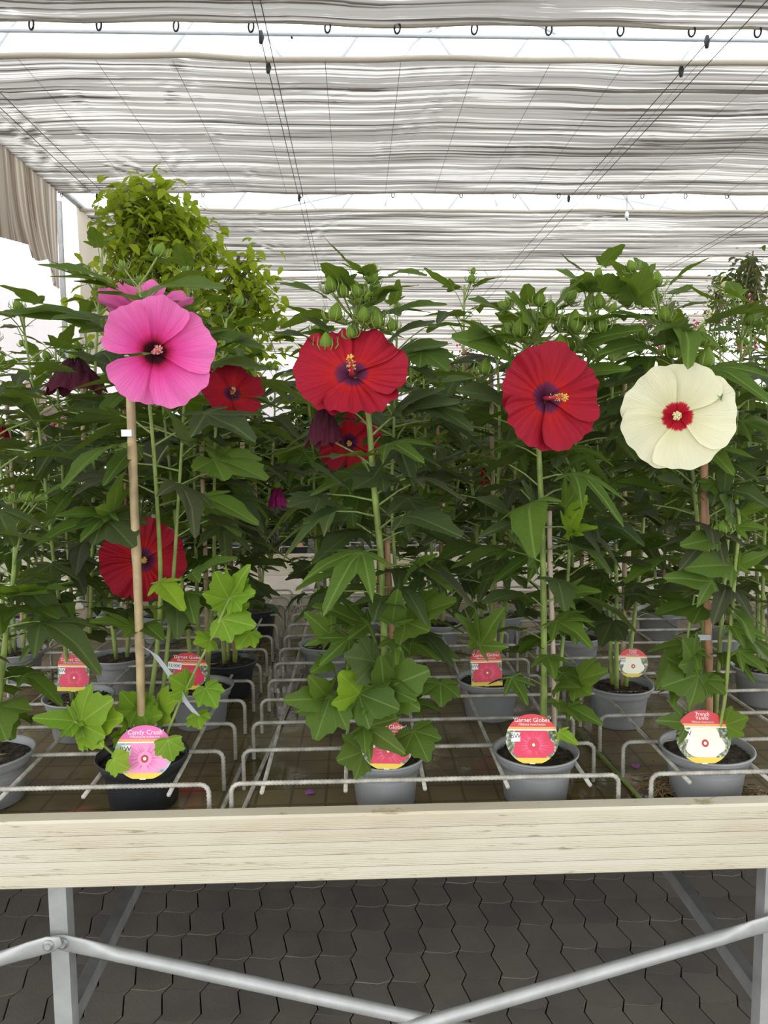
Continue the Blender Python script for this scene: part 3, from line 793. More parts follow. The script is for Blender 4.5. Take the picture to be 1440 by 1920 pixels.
def flower(e, px, py, d, R, yaw, pitch, mt, stamen, seed, cup=0.18, ruffle=0.05, pleat=0.008, half=0.80, nang=None, col_len=0.36, scales=None, cupv=None, spin=0.0, angs=None, tilt_col=(0,0), name='flower', label=None, stem_to=None):
    """yaw>0 turns the face to the right, pitch>0 turns it up"""
    w = PX(px, py, d=d); rng = random.Random(seed)
    to_cam = (Vector((0,0,CAM_Z)) - w); base_yaw = math.atan2(to_cam.x, -to_cam.y)
    nrm = Vector((math.sin(base_yaw + math.radians(yaw))*math.cos(math.radians(pitch)), -math.cos(base_yaw + math.radians(yaw))*math.cos(math.radians(pitch)), math.sin(math.radians(pitch))))
    zax = nrm.normalized(); xax = Vector((0,0,1)).cross(zax).normalized(); yax = zax.cross(xax)
    rot = Matrix((xax, yax, zax)).transposed().to_euler()
    fo = put(name, CALYX, e, w - e.location, rot, 1.0)
    fo.scale = (1,1,1)
    fo.data = CALYX.copy(); fo.data.transform(Matrix.Scale(R, 4))
    for k in range(5):
        a = spin + k*2*PI/5 + (math.radians(angs[k]) if angs else 0)
        sc = scales[k] if scales else 1.0
        v, f, uv = petal_verts(R*sc, rng, cupv[k] if cupv else cup, ruffle, half, pleat)
        MB().add(v, f, uv).build('petal', M[mt], fo, (0,0,0.02*R), (0,0,-a))
    s = MB(); L = R*col_len; tx, ty = tilt_col
    ax = lambda t: Vector((tx*L*t, ty*L*t, R*0.03 + L*t))
    s.tube([ax(t) for t in (0,.35,.7,1.0)], [R*.055, R*.035, R*.028, R*.02], 8, mat=0)
    for k in range(46):
        t = rng.uniform(.32, 1.0); a = rng.uniform(0, 6.28); q = ax(t); ln = R*rng.uniform(.05,.085)
        dv = Vector((math.cos(a), math.sin(a), 0.35)); dv.normalize()
        s.tube([q, q + dv*ln], [R*.006, R*.006], 3, mat=1, cap=False)
        c = q + dv*ln; b = R*.015
        s.add([c+Vector((b,0,0)),c-Vector((b,0,0)),c+Vector((0,b,0)),c-Vector((0,b,0)),c+Vector((0,0,b)),c-Vector((0,0,b))], [(0,2,4),(2,1,4),(1,3,4),(3,0,4),(2,0,5),(1,2,5),(3,1,5),(0,3,5)], mat=1)
    for k in range(5):
        a = k*2*PI/5; q = ax(1.0)
        s.tube([q, q + Vector((math.cos(a)*R*.05, math.sin(a)*R*.05, R*.05))], [R*.008, R*.016], 5, mat=1)
    s.build('stamen_column', [M[stamen[0]], M[stamen[1]]], fo)
    if label: fo['label'] = label
    if stem_to is not None:
        q = rot.to_matrix().inverted() @ (Vector(stem_to) - w)
        MB().tube(spline([(0,0,-R*.1), (0, 0, -R*.45), q], 4), 0.004, 6, cap=False).build('pedicel', M['stem'], fo)
    return fo
def wilted(e, px, py, d, w, h, mt, seed, stem_to=None, label='wilted, closed flower'):
    """closed or wilted flower: rolled petals hanging together"""
    c = PX(px, py, d=d); rng = random.Random(seed)
    fo = put('wilted_flower', None, e, c - e.location)
    k = 1.0 / 1440.0 * d
    base = MB().lathe([(0.0,0.02),(0.012,0.015),(0.014,0.0),(0.0,-0.01)], 10)
    fo2 = base.build('wilted_flower', M['bud'], e, c + Vector((0,0,h*k*0.45)) - e.location); bpy.data.objects.remove(fo); fo = fo2
    fo['label'] = label
    for q in range(6):
        a = q*2*PI/6 + rng.uniform(-.3,.3); v, uv = [], []; nu, nv = 9, 8
        for i in range(nv):
            t = i/(nv-1)
            for j in range(nu):
                u = -1 + 2*j/(nu-1)
                r = (0.10 + 0.9*t**0.7) * w*k*0.5 * (1 - 0.2*u*u)
                an = a + u*(0.65 - 0.1*t)
                fold = 0.006*math.sin(7*u + 5*t + q)*t
                v.append(((r+fold)*math.cos(an), (r+fold)*math.sin(an)*0.7, -h*k*(0.05 + 0.95*t*(1-0.18*abs(u))) + 0.008*math.sin(9*t+u*4+q))); uv.append((u+q, t))
        MB().add(v, [(i*nu+j, i*nu+j+1, (i+1)*nu+j+1, (i+1)*nu+j) for i in range(nv-1) for j in range(nu-1)], uv).build('petal', M[mt], fo)
    return fo

# ------------------------------------------------------------------ pots
def pot_mesh(mt):
    R, H = 0.1, 0.135
    pr = [(0.0,0.002),(R*.70,0.0),(R*.725,0.006),(R*.825,H*.735),(R*.83,H*.75),(R*.832,H*.755),(R*.885,H*.765),(R*.892,H*.77),(R*.918,H*.885),(R*.919,H*.89),(R*.945,H*.893),(R*.95,H*.90),(R*.958,H*.93),(R*.962,H*.935),(R*.985,H*.95),(R,H*.97),(R,H*.995),(R*.985,H),(R*.955,H),(R*.925,H*.96),(R*.895,H*.79),(R*.82,H*.72),(R*.81,H*.60)]
    return MB().lathe(pr, 44).mesh('pot', M[mt])
def soil_mesh(seed):
    rng = random.Random(seed); mb = MB(); n = 28; v = [(0,0,0.006)]; f = []
    for k, r in enumerate((0.3,0.6,0.85,1.0)):
        for j in range(n):
            a = 2*PI*j/n; v.append((0.0885*r*math.cos(a), 0.0885*r*math.sin(a), rng.uniform(-.003,.004) + (0.004 if r < .9 else 0)))
    for j in range(n):
        f.append((0, 1+j, 1+(j+1) % n))
        for k in range(3): a0 = 1+k*n; f.append((a0+j, a0+n+j, a0+n+(j+1) % n, a0+(j+1) % n))
    mb.add(v, f)
    for k in range(60):
        a, r, b = rng.uniform(0,6.28), 0.085*math.sqrt(rng.random()), rng.uniform(.002,.006)
        c = Vector((r*math.cos(a), r*math.sin(a), 0.005))
        q = [c + Vector((rng.uniform(.6,1.4)*b*sx, rng.uniform(.6,1.4)*b*sy, rng.uniform(.5,1.0)*b*sz)) for sx, sy, sz in ((1,0,0),(-1,0,0),(0,1,0),(0,-1,0),(0,0,1),(0,0,-1))]
        mb.add(q, [(0,2,4),(2,1,4),(1,3,4),(3,0,4),(2,0,5),(1,2,5),(3,1,5),(0,3,5)])
    return mb.mesh('soil', M['soil'], smooth=False)
POTS = {k: pot_mesh(k) for k in ('pot_grey', 'pot_black')}
SOILS = [soil_mesh(i) for i in range(3)]
Z_RIM = ZT + 0.135
def add_pot(e, kind='pot_grey', seed=0, zoff=0.0, s=1.0, sh=None):
    sh = sh or s
    put('pot', POTS[kind], e, (0,0,zoff), (0,0,seed), (s,s,sh))
    put('soil', SOILS[seed % 3], e, (0,0,zoff + 0.135*sh - 0.020), (0,0,seed*1.3), (s,s,1))

# ------------------------------------------------------------------ potted hibiscus
def cane(e, a, b, r, mt, name='stake'):
    a, b = Vector(a), Vector(b); a.z = ZT + .09; n = 26; pts, rads = [], []
    for i in range(n+1):
        t = i/n; pts.append(a.lerp(b, t) + Vector((0.003*math.sin(t*5), 0, 0)) - e.location)
        rads.append(r * (1.0 + (0.16 if i % 6 == 3 else 0)))
    return MB().tube(pts, rads, 9).build(name, M[mt], e)
def stem_fn(pts):
    P = spline(pts, 8); s = [0.0]
    for a, b in zip(P, P[1:]): s.append(s[-1] + (b-a).length)
    def at(t):
        q = t * s[-1]
        for i in range(len(s)-1):
            if q <= s[i+1]: return P[i].lerp(P[i+1], (q - s[i]) / max(1e-6, s[i+1]-s[i]))
        return P[-1]
    return P, s[-1], at
def dress(e, pts, rng, r0=0.0085, spacing=0.034, t0=0.12, big=0.15, low=0.09, mts=('leaf_dark','leaf_mid','leaf_bronze'), wts=(.5,.32,.18), nbuds=9, avoid=None, lowmt=None, top_mt='leaf_mid', stem_mt='stem'):
    """one stem with leaves spiralling up it, smaller at its foot, and buds around its tip"""
    P, L, at = stem_fn(pts)
    n = len(P)
    MB().tube([p - e.location for p in P], [lerp(r0, r0*.45, i/(n-1)) for i in range(n)], 8).build('stem', M[stem_mt], e)
    cnt = int(L * (1-t0) / (spacing*.74)); a = rng.uniform(0, 6.28)
    for i in range(cnt):
        t = t0 + (1-t0) * (i + rng.uniform(-.3,.3)) / cnt; t = min(max(t, 0.02), 1)
        a += 2.3998 + rng.uniform(-.3, .3); p = at(t)
        size = np.interp(t, [0, .2, .45, .8, .93, 1.0], [low, low*1.2, big*1.05, big*1.2, big*.85, big*.45]) * rng.uniform(.8, 1.2)
        el = np.interp(t, [0,.5,.9,1], [-.05,-.12,.05,.6]) + rng.uniform(-.3,.25)
        d = Vector((math.cos(a)*math.cos(el), math.sin(a)*math.cos(el), math.sin(el)))
        tip = p + d*size*1.5
        if avoid and avoid(tip, p): continue
        if t < .3 and lowmt: mt = lowmt if rng.random() < .7 else 'leaf_mid'; sh = rng.choice(('heart','tri','tri'))
        else:
            mt = rng.choices(mts, wts)[0]; sh = rng.choice(('tri','tri','penta','lance'))
            if t > .86: mt = top_mt if rng.random() < .7 else mt; sh = rng.choice(('tri','lance','lance'))
        kind = rng.choice((0,1,1,2)) if t < .9 else rng.choice((0,0,1,3))
        add_leaf(e, p, d, size, sh, kind, mt, rng.uniform(-.35,.35), rng)
    for i in range(int(nbuds*.55)):
        t = rng.uniform(.86, 1.0); p = at(t); aa = rng.uniform(0, 6.28); ln = rng.uniform(.035, .10)
        d = Vector((math.cos(aa)*.8, math.sin(aa)*.8, rng.uniform(.3,1.0))).normalized()
        q = p + d*ln
        if avoid and avoid(q, p): continue
        add_bud(e, q, d + Vector((0,0,.6)), rng.uniform(.016,.030), p)
    return at
def hibiscus(px, py, label, seed, pot='pot_grey', name='potted_hibiscus', group='potted hibiscus plants on the front bench', ps=1.1):
    sh = 0.965; w = PX(px, py, z=ZT + .135*sh)
    e = empty(name, (w.x, w.y, ZT)); tag(e, label, 'potted plant', group)
    add_pot(e, pot, seed, 0, ps, sh)
    return e

# ------------------------------------------------------------------ front row, left to right
def V(px, py, d): return PX(px, py, d=d)
def keep_clear(discs):
    """leaves of this plant do not hang in front of its open flowers"""
    inv = _R.inverted()
    def f(tip, p):
        for q in (tip, p.lerp(tip, .3), p.lerp(tip, .55), p.lerp(tip, .8)):
            c = inv @ (q - Vector((0,0,CAM_Z)))
            x, y = 720 + F_PX*c.x/-c.z, 960 - F_PX*c.y/-c.z
            for (fx, fy, rx, ry, fd) in discs:
                if ((x-fx)/rx)**2 + ((y-fy)/ry)**2 < 1 and q.y < fd + 0.04: return True
        return False
    return f
CLEAR = keep_clear([(283,660,105,110,1.80), (660,705,115,90,1.78), (1025,745,90,105,1.78), (1270,780,112,102,1.76), (268,1048,88,85,2.25), (436,742,62,46,2.1), (140,705,60,38,2.1), (608,792,40,48,1.8),
                    (270,1415,70,60,1.9), (997,1385,70,55,1.9), (1318,1380,70,55,1.9), (728,1405,60,40,1.84), (350,1258,45,45,2.5), (1186,1242,40,40,2.6), (910,1252,40,40,2.5), (140,1262,40,35,2.5)])

for q in ((288,662,1.79,6,4,.126),(660,706,1.77,-4,40,.132),(1020,748,1.77,30,6,.124),(1270,781,1.755,-2,2,.124),(268,1050,2.20,2,8,.12),(434,742,2.05,12,30,.082)):
    FLOWERS.append((*flower_frame(*q[:5]), q[5]))
# A: cut by the left edge
A = hibiscus(-26, 1409, 'hibiscus in grey pot cut off by the left edge of the photo', 1, ps=1.2)
rng = random.Random(11)
b = A.location + Vector((0,0,.12))
for pts in ([b, V(-25,1150,1.92), V(-30,900,1.92), V(-20,640,1.95)], [b+Vector((.02,0,0)), V(10,1200,1.86), V(25,1080,1.85), V(30,960,1.86)]):
    dress(A, pts, rng, big=.145, avoid=CLEAR, nbuds=6, lowmt='leaf_mid', spacing=.042)
for bx,by,tx,ty,sh,mt in ((70,567,0,527,'lance','leaf_mid'), (130,695,0,672,'lance','leaf_dark'), (30,760,0,735,'lance','leaf_dark'), (40,1110,120,1095,'tri','leaf_mid'), (35,1140,110,1150,'tri','leaf_mid'), (40,1115,35,1090,'heart','leaf_young')):
    leaf_between(A, V(bx,by,1.84), V(tx,ty,1.74), sh, mt)

# B: pink flower, black pot, thick bamboo
B = hibiscus(267, 1412, 'pink-flowered hibiscus in the black pot with a thick bamboo cane', 2, 'pot_black', ps=1.17)
rng = random.Random(22)
b = B.location + Vector((0,0,.12))
cane(B, V(264,1400,1.87), V(246,700,1.84), 0.0105, 'bamboo')
at1 = dress(B, [b, V(300,1150,1.95), V(292,900,1.92), V(275,700,1.9), V(262,530,1.9)], rng, r0=.007, big=.155, avoid=CLEAR, nbuds=12, spacing=.040, t0=.30, lowmt='leaf_young')
dress(B, [b+Vector((.03,.02,0)), V(320,1150,1.98), V(335,930,1.98), V(345,760,2.0), V(350,620,2.0)], rng, r0=.006, big=.15, avoid=CLEAR, nbuds=6, spacing=.040, t0=.35)
flower(B, 288, 662, 1.79, 0.126, 6, 4, 'petal_pink', ('stamen_pink','stamen_pink'), 4, cup=.36, ruffle=.05, pleat=.007, half=.76, spin=0.14, angs=(0,0,-4,-14,10), scales=(.94,1.03,1.06,1.0,.92), col_len=.30, tilt_col=(.2,.05), label='large pink flower with dark maroon heart', stem_to=at1(.9))
flower(B, 276, 606, 1.96, 0.115, 0, 58, 'petal_pink', ('stamen_pink','stamen_pink'), 14, cup=.5, half=.62, label='second pink flower hidden behind the open one')
for bx,by,tx,ty,sh,mt,wd in ((195,612,2,571,'lance','leaf_mid',1.1), (205,525,72,486,'lance','leaf_mid',.9), (225,545,140,520,'lance','leaf_mid',1), (292,572,182,540,'tri','leaf_mid',1.0), (283,540,420,527,'lance','leaf_mid',1.2), (345,608,475,622,'lance','leaf_mid',.9), (372,640,450,600,'tri','leaf_dark',1), (212,690,120,652,'lance','leaf_dark',.9),
                          (370,665,482,668,'lance','leaf_mid',.9), (255,835,190,905,'lance','leaf_mid',.9), (340,830,300,750,'lance','leaf_dark',1.1), (400,860,500,890,'heart','leaf_mid',.8), (380,930,485,975,'lance','leaf_mid',.8), (200,960,60,1015,'tri','leaf_mid',.9), (205,965,105,960,'lance','leaf_mid',1), (210,960,225,880,'tri','leaf_mid',1.1), (195,970,250,1020,'heart','leaf_dark',1),
                          (300,1090,345,1140,'lance','leaf_young',1), (360,1075,440,1040,'tri','leaf_mid',.9), (350,1110,365,1165,'lance','leaf_mid',1), (250,1175,170,1160,'tri','leaf_mid',1.2), (270,1170,305,1195,'lance','leaf_mid',1)):
    leaf_between(B, V(bx,by,1.88), V(tx,ty,1.80), sh, mt, wide=wd, face=.5)
# low yellow-green shoots
def shoot(e, pts, leaves, d, r=.0035, mt='stem', lm='leaf_young'):
    MB().tube([V(x,y,d) - e.location for x, y in pts] if len(pts) < 3 else spline([V(x,y,d) - e.location for x, y in pts], 5), r, 6).build('shoot', M[mt], e)
    for (bx,by,tx,ty,sh) in leaves:
        leaf_between(e, V(bx,by,d), V(tx,ty,d-.05), sh, lm, face=1.6)
shoot(B, [(305,1395),(345,1300),(395,1200),(432,1118)], [(432,1118,465,1060,'tri'),(430,1125,405,1075,'heart'),(436,1120,475,1110,'heart'),(415,1160,476,1172,'heart'),(470,1185,445,1215,'heart'),(395,1200,365,1205,'heart'),(385,1290,405,1325,'heart'),(370,1340,375,1365,'heart'),(350,1290,320,1270,'heart')], 1.83)
shoot(B, [(225,1425),(180,1385),(140,1352)], [(140,1352,62,1345,'lance'),(150,1358,205,1312,'heart'),(165,1370,180,1400,'heart'),(160,1360,225,1345,'heart'),(135,1360,135,1378,'heart')], 1.82)
shoot(B, [(262,1400),(262,1345)], [(262,1320,278,1368,'heart'),(258,1330,228,1300,'heart'),(240,1375,215,1400,'heart'),(262,1350,300,1340,'heart'),(300,1330,330,1310,'heart'),(245,1350,200,1350,'tri')], 1.88)
for bx,by,tx,ty in ((212,1424,242,1442),(315,1388,322,1428)):
    leaf_between(B, V(bx,by,1.76), V(tx,ty,1.75), 'heart', 'leaf_young', wide=1.3, face=4)
t_ = MB(); P = [V(x, y, 1.82) for x, y in ((270,1212),(290,1225),(318,1262),(345,1310),(368,1338))]
v = []
for q in P: v += [q + Vector((-.011,0,.004)) - B.location, q + Vector((.011,-.004,-.006)) - B.location]
t_.add(v, [(2*i,2*i+1,2*i+3,2*i+2) for i in range(4)]).build('plant_tie', M['clear_tape'], B)['label'] = 'silvery tie strip hanging from the cane'
MB().box((-.012,-.013,-.008),(.012,.013,.008)).build('tie_clip', M['white_plastic'], B, V(240,812,1.83) - B.location, smooth=False)

# C: red flower with purple heart, in the middle
C = hibiscus(722, 1411, 'red-flowered hibiscus in grey pot at the middle of the front row', 3, ps=1.03)
rng = random.Random(33)
b = C.location + Vector((0.01,0,.12))
atC = dress(C, [b, V(722,1250,1.90), V(715,1060,1.89), V(700,900,1.88), V(690,770,1.87), V(672,640,1.88), V(660,535,1.88)], rng, r0=.0105, big=.15, avoid=CLEAR, nbuds=16, spacing=.024, t0=.10, low=.085, lowmt='leaf_mid')
dress(C, [b+Vector((.02,.03,0)), V(745,1150,2.0), V(735,950,2.02), V(740,760,2.04), V(745,600,2.05)], rng, r0=.006, big=.14, avoid=CLEAR, nbuds=5, spacing=.034, t0=.2)
cane(C, V(742,1400,1.93), V(728,1010,1.92), 0.0075, 'cane_red')
flower(C, 660, 706, 1.77, 0.132, -4, 40, 'petal_red', ('stamen_red','pollen'), 8, cup=.14, ruffle=.065, pleat=.045, half=.90, spin=.35, scales=(.98,.98,1.02,1.0,1.04), col_len=.40, label='big red flower facing up, purple heart, yellow stamens', stem_to=atC(.86))
wilted(C, 608, 792, 1.80, 70, 80, 'petal_maroon', 3, label='dark maroon closed flower')
for bx,by,tx,ty,sh,mt,wd in ((682,515,645,479,'tri','leaf_mid',1.1), (660,545,640,505,'tri','leaf_mid',1.2), (690,515,695,490,'lance','leaf_mid',1), (702,570,742,528,'heart','leaf_mid',.9), (612,556,528,524,'lance','leaf_mid',.9), (640,632,566,580,'lance','leaf_dark',1.3), (642,630,560,612,'lance','leaf_mid',.8), (733,632,812,596,'lance','leaf_dark',1.3), (745,658,842,632,'lance','leaf_mid',1.4), (742,582,836,563,'lance','leaf_mid',.9), (735,512,800,510,'lance','leaf_mid',.9), (590,637,515,618,'lance','leaf_dark',.8), (790,660,842,690,'heart','leaf_mid',1),
                          (740,770,830,720,'lance','leaf_dark',1), (745,770,860,745,'lance','leaf_dark',1.1), (790,750,890,800,'lance','leaf_dark',1.1), (640,905,590,870,'heart','leaf_dark',1), (715,890,665,910,'heart','leaf_dark',1.1), (600,935,540,945,'heart','leaf_dark',.9), (660,960,570,975,'lance','leaf_dark',1.2), (760,1080,815,1035,'lance','leaf_mid',1.1), (820,1090,800,1050,'heart','leaf_mid',1.1), (760,990,850,960,'lance','leaf_dark',1.2), (690,1170,590,1130,'tri','leaf_mid',1.1), (760,1165,850,1120,'heart','leaf_mid',1)):
    leaf_between(C, V(bx,by,1.84), V(tx,ty,1.77), sh, mt, wide=wd, face=.6)
for bx,by,tx,ty,sh,mt in ((615,1310,535,1312,'lance','leaf_mid'),(620,1305,592,1385,'heart','leaf_mid'),(612,1305,582,1270,'lance','leaf_mid'),(675,1300,640,1265,'heart','leaf_young'),(672,1300,745,1328,'heart','leaf_mid'),(725,1290,800,1258,'heart','leaf_mid'),(728,1290,778,1312,'lance','leaf_mid'),(720,1290,715,1235,'lance','leaf_mid'),
                       (687,1362,758,1412,'tri','leaf_mid'),(682,1362,685,1410,'lance','leaf_mid'),(775,1370,803,1425,'heart','leaf_mid'),(680,1410,636,1425,'heart','leaf_mid'),(825,1280,828,1322,'heart','leaf_mid'),(620,1190,575,1150,'tri','leaf_mid'),(655,1195,600,1245,'penta','leaf_mid'),(620,1240,585,1258,'lance','leaf_mid'),(735,1170,745,1110,'lance','leaf_mid'),(700,1240,650,1230,'heart','leaf_dark')):
    leaf_between(C, V(bx,by,1.80), V(tx,ty,1.73), sh, mt, face=2.2, wide=1.1)
for x,y,s in ((623,535,.03),(645,545,.026),(627,590,.034),(708,603,.036),(611,645,.034),(735,608,.024),(660,622,.024),(672,545,.03)):
    add_bud(C, V(x,y+12,1.82), (random.Random(x).uniform(-.2,.2),-.15,1), s, atC(.93))

# D: dark red flower facing right
D = hibiscus(1004, 1404, 'hibiscus with the deep red right-facing flower in front-row grey pot', 4)
rng = random.Random(44)
b = D.location + Vector((.02,0,.12))
atD = dress(D, [b, V(1020,1280,1.89), V(1018,1050,1.88), V(1012,880,1.86), V(1005,760,1.88), V(1002,620,1.9), V(1000,580,1.9)], rng, r0=.0095, big=.145, avoid=CLEAR, nbuds=14, spacing=.032, t0=.12, low=.08, lowmt='leaf_mid')
dress(D, [b+Vector((.03,.03,0)), V(1060,1150,1.98), V(1075,900,2.0), V(1090,700,2.05), V(1112,520,2.1)], rng, r0=.006, big=.15, avoid=CLEAR, nbuds=9, spacing=.036, t0=.2, lowmt='leaf_mid')
cane(D, V(1038,1400,1.92), V(1032,958,1.88), 0.0065, 'cane_pale')
flower(D, 1020, 748, 1.77, 0.124, 30, 6, 'petal_red', ('stamen_red','pollen'), 21, cup=.26, ruffle=.05, pleat=.035, half=.90, spin=.1, scales=(1.0,1.0,1.0,1.03,1.0), col_len=.55, tilt_col=(.15,-.1), label='deep red flower turned to the right, long yellow stamens', stem_to=atD(.80))
for bx,by,tx,ty,sh,mt,wd in ((1002,612,955,543,'heart','leaf_mid',.9), (935,580,882,555,'lance','leaf_mid',.9), (1042,572,1088,520,'heart','leaf_mid',.8), (1100,540,1048,500,'lance','leaf_mid',1), (1100,545,1105,505,'lance','leaf_mid',1.2), (1130,545,1145,508,'heart','leaf_mid',1.1), (960,662,852,624,'lance','leaf_mid',1.5), (1098,642,1202,610,'lance','leaf_mid',1.2), (1088,702,1182,685,'lance','leaf_mid',1.1), (1090,655,1060,600,'heart','leaf_dark',1), (1050,580,1085,562,'lance','leaf_mid',1), (945,750,860,725,'lance','leaf_dark',1.2), (930,640,895,600,'lance','leaf_mid',1.1),
                          (1060,950,1100,880,'tri','leaf_mid',.9), (1062,1000,1118,985,'lance','leaf_young',.9), (1065,995,1095,930,'lance','leaf_young',1), (1005,965,985,900,'tri','leaf_dark',1.1), (1000,1050,960,1000,'tri','leaf_mid',1), (960,965,900,930,'lance','leaf_dark',1), (1050,1115,1125,1105,'tri','leaf_mid',1), (1060,880,1100,850,'penta','leaf_dark',1), (1080,1280,1135,1255,'heart','leaf_mid',1), (1040,1290,1085,1285,'lance','leaf_mid',1), (1065,1325,1130,1355,'lance','leaf_mid',1), (960,1270,990,1320,'tri','leaf_mid',1), (890,1200,860,1150,'tri','leaf_mid',1), (900,1210,940,1140,'tri','leaf_mid',1)):
    leaf_between(D, V(bx,by,1.84), V(tx,ty,1.77), sh, mt, wide=wd, face=.9)
leaf_between(D, V(1048,1372,1.78), V(1085,1395,1.75), 'lance', 'leaf_young', wide=1.2, face=1)
for x,y,s in ((1010,562,.03),(1032,585,.034),(1072,612,.044),(1055,655,.042),(975,620,.036),(1123,565,.028),(1128,610,.032),(910,690,.032),(946,660,.026),(1095,720,.028)):
    add_bud(D, V(x,y+12,1.84), (random.Random(x).uniform(-.2,.2),-.15,1), s, atD(.93) if x < 1090 else V(1098,690,1.95))

# E: cream flower, reddish cane
E = hibiscus(1324, 1398, 'cream-flowered hibiscus in grey pot with a reddish cane at the right', 5, ps=1.18)
rng = random.Random(55)
b = E.location + Vector((0,0,.12))
cane(E, V(1330,1385,1.90), V(1322,860,1.86), 0.0095, 'cane_red')
atE = dress(E, [b, V(1318,1150,1.93), V(1300,900,1.93), V(1270,720,1.94), V(1222,540,1.95)], rng, r0=.0075, big=.15, avoid=CLEAR, nbuds=14, spacing=.033, t0=.18, lowmt='leaf_mid')
dress(E, [b+Vector((.03,.02,0)), V(1350,1200,1.92), V(1365,1000,1.95), V(1380,800,1.98), V(1395,580,2.0)], rng, r0=.007, big=.15, avoid=CLEAR, nbuds=8, spacing=.034, t0=.2, lowmt='leaf_mid')
dress(E, [b+Vector((-.04,.0,0)), V(1288,1220,1.88), V(1305,1100,1.88)], rng, r0=.005, big=.09, avoid=CLEAR, nbuds=0, spacing=.05, t0=.2, lowmt='leaf_mid', mts=('leaf_mid',), wts=(1,))
flower(E, 1270, 781, 1.755, 0.124, -2, 2, 'petal_cream', ('stamen_cream','stamen_cream'), 31, cup=.10, ruffle=.03, pleat=.006, half=1.02, spin=.2, scales=(.98,1.02,1.0,1.0,1.0), col_len=.30, label='large flat cream flower with red heart', stem_to=atE(.8))
for bx,by,tx,ty,sh,mt,wd in ((1190,562,1212,496,'heart','leaf_mid',.8), (1195,560,1160,505,'heart','leaf_mid',.9), (1212,645,1128,655,'lance','leaf_mid',1.1), (1245,690,1150,712,'lance','leaf_dark',1), (1262,582,1325,562,'lance','leaf_mid',1), (1250,640,1285,590,'heart','leaf_dark',1), (1265,640,1300,608,'lance','leaf_mid',1.1), (1392,562,1342,528,'tri','leaf_mid',1), (1400,582,1445,552,'lance','leaf_mid',1), (1362,765,1445,725,'lance','leaf_dark',1.1), (1215,600,1155,580,'tri','leaf_mid',1), (1370,690,1440,680,'lance','leaf_dark',1), (1380,820,1440,830,'tri','leaf_dark',1), (1300,920,1240,890,'lance','leaf_dark',1.2), (1340,905,1360,935,'heart','leaf_mid',1), (1150,770,1230,740,'heart','leaf_dark',1), (1230,760,1140,790,'tri','leaf_dark',1)):
    leaf_between(E, V(bx,by,1.84), V(tx,ty,1.77), sh, mt, wide=wd, face=.6)
shoot(E, [(1345,1390),(1360,1300),(1372,1150),(1380,1050),(1386,985),(1380,930)], [(1378,985,1440,990,'tri'),(1375,1060,1285,1060,'lance'),(1385,1060,1440,1035,'lance'),(1345,1010,1280,1020,'lance'),(1370,1170,1440,1195,'tri'),(1372,960,1355,930,'heart'),(1390,960,1440,945,'lance'),(1335,1090,1250,1080,'tri'),(1310,1265,1245,1285,'heart'),(1320,1275,1360,1300,'heart'),(1300,1240,1285,1200,'heart'),(1385,1220,1440,1260,'tri'),(1290,1355,1235,1350,'tri'),(1360,1360,1400,1345,'heart')], 1.80, .0045, lm='leaf_mid')
for x,y,s in ((1380,922,.026),(1338,994,.022),(1356,988,.028),(1318,680,.044),(1262,658,.036),(1312,635,.036),(1366,720,.050),(1205,625,.026),(1230,525,.03),(1246,590,.03),(1288,640,.03)):
    add_bud(E, V(x,y+12,1.80 if y > 900 else 1.87), (random.Random(x).uniform(-.2,.2),-.15,1), s, None if y > 900 else atE(.9))
MB().box((-.02,-.002,-.007),(.02,.002,.007)).build('plant_tie', M['clear_tape'], E, V(1318,1195,1.87) - E.location, smooth=False)

# ------------------------------------------------------------------ rows behind on the same bench
def back_plant(px, py, label, seed, n=3, h=1.28, lean=0.10, mts=('leaf_dark','leaf_mid','leaf_bronze'), wts=(.6,.22,.18), stake='bamboo', spacing=.042, big=.15, pot='pot_grey'):
    e = hibiscus(px, py, label, seed, pot); rng = random.Random(seed*13+1); ats = []
    for k in range(n):
        a = 2*PI*k/n + rng.uniform(-.5,.5); q = Vector((math.cos(a), math.sin(a), 0)); hh = h*rng.uniform(.82,1.06)
        b = e.location + Vector((0,0,.12)) + q*.025
        ats.append(dress(e, [b, b + q*lean*.4 + Vector((0,0,hh*.35)), b + q*lean*.8 + Vector((rng.uniform(-.02,.02),0,hh*.7)), b + q*lean*1.1 + Vector((0,0,hh))], rng, r0=.0075, big=big, avoid=CLEAR, nbuds=6, spacing=spacing, t0=.16, mts=mts, wts=wts, lowmt='leaf_dark'))
    if stake:
        b = e.location + Vector((.02,.02,.12)); cane(e, b, b + Vector((rng.uniform(-.03,.03), .01, h*.8)), .0075, stake)
    return e, ats
R2 = []
specs = [((148,1303), 'hibiscus in grey pot with red tag, second row, far left', 2.35),
         ((375,1284), 'hibiscus in grey pot behind the black pot, price on its red tag', 2),
         ((918,1270), 'hibiscus in grey pot behind the two red-flowered front plants', 3),
         ((1160,1281), 'second-row hibiscus whose tag shows a cream flower', 3)]
for i, (q, lab, _) in enumerate(specs): R2.append(back_plant(*q, lab, 20+i, n=3, h=1.30))
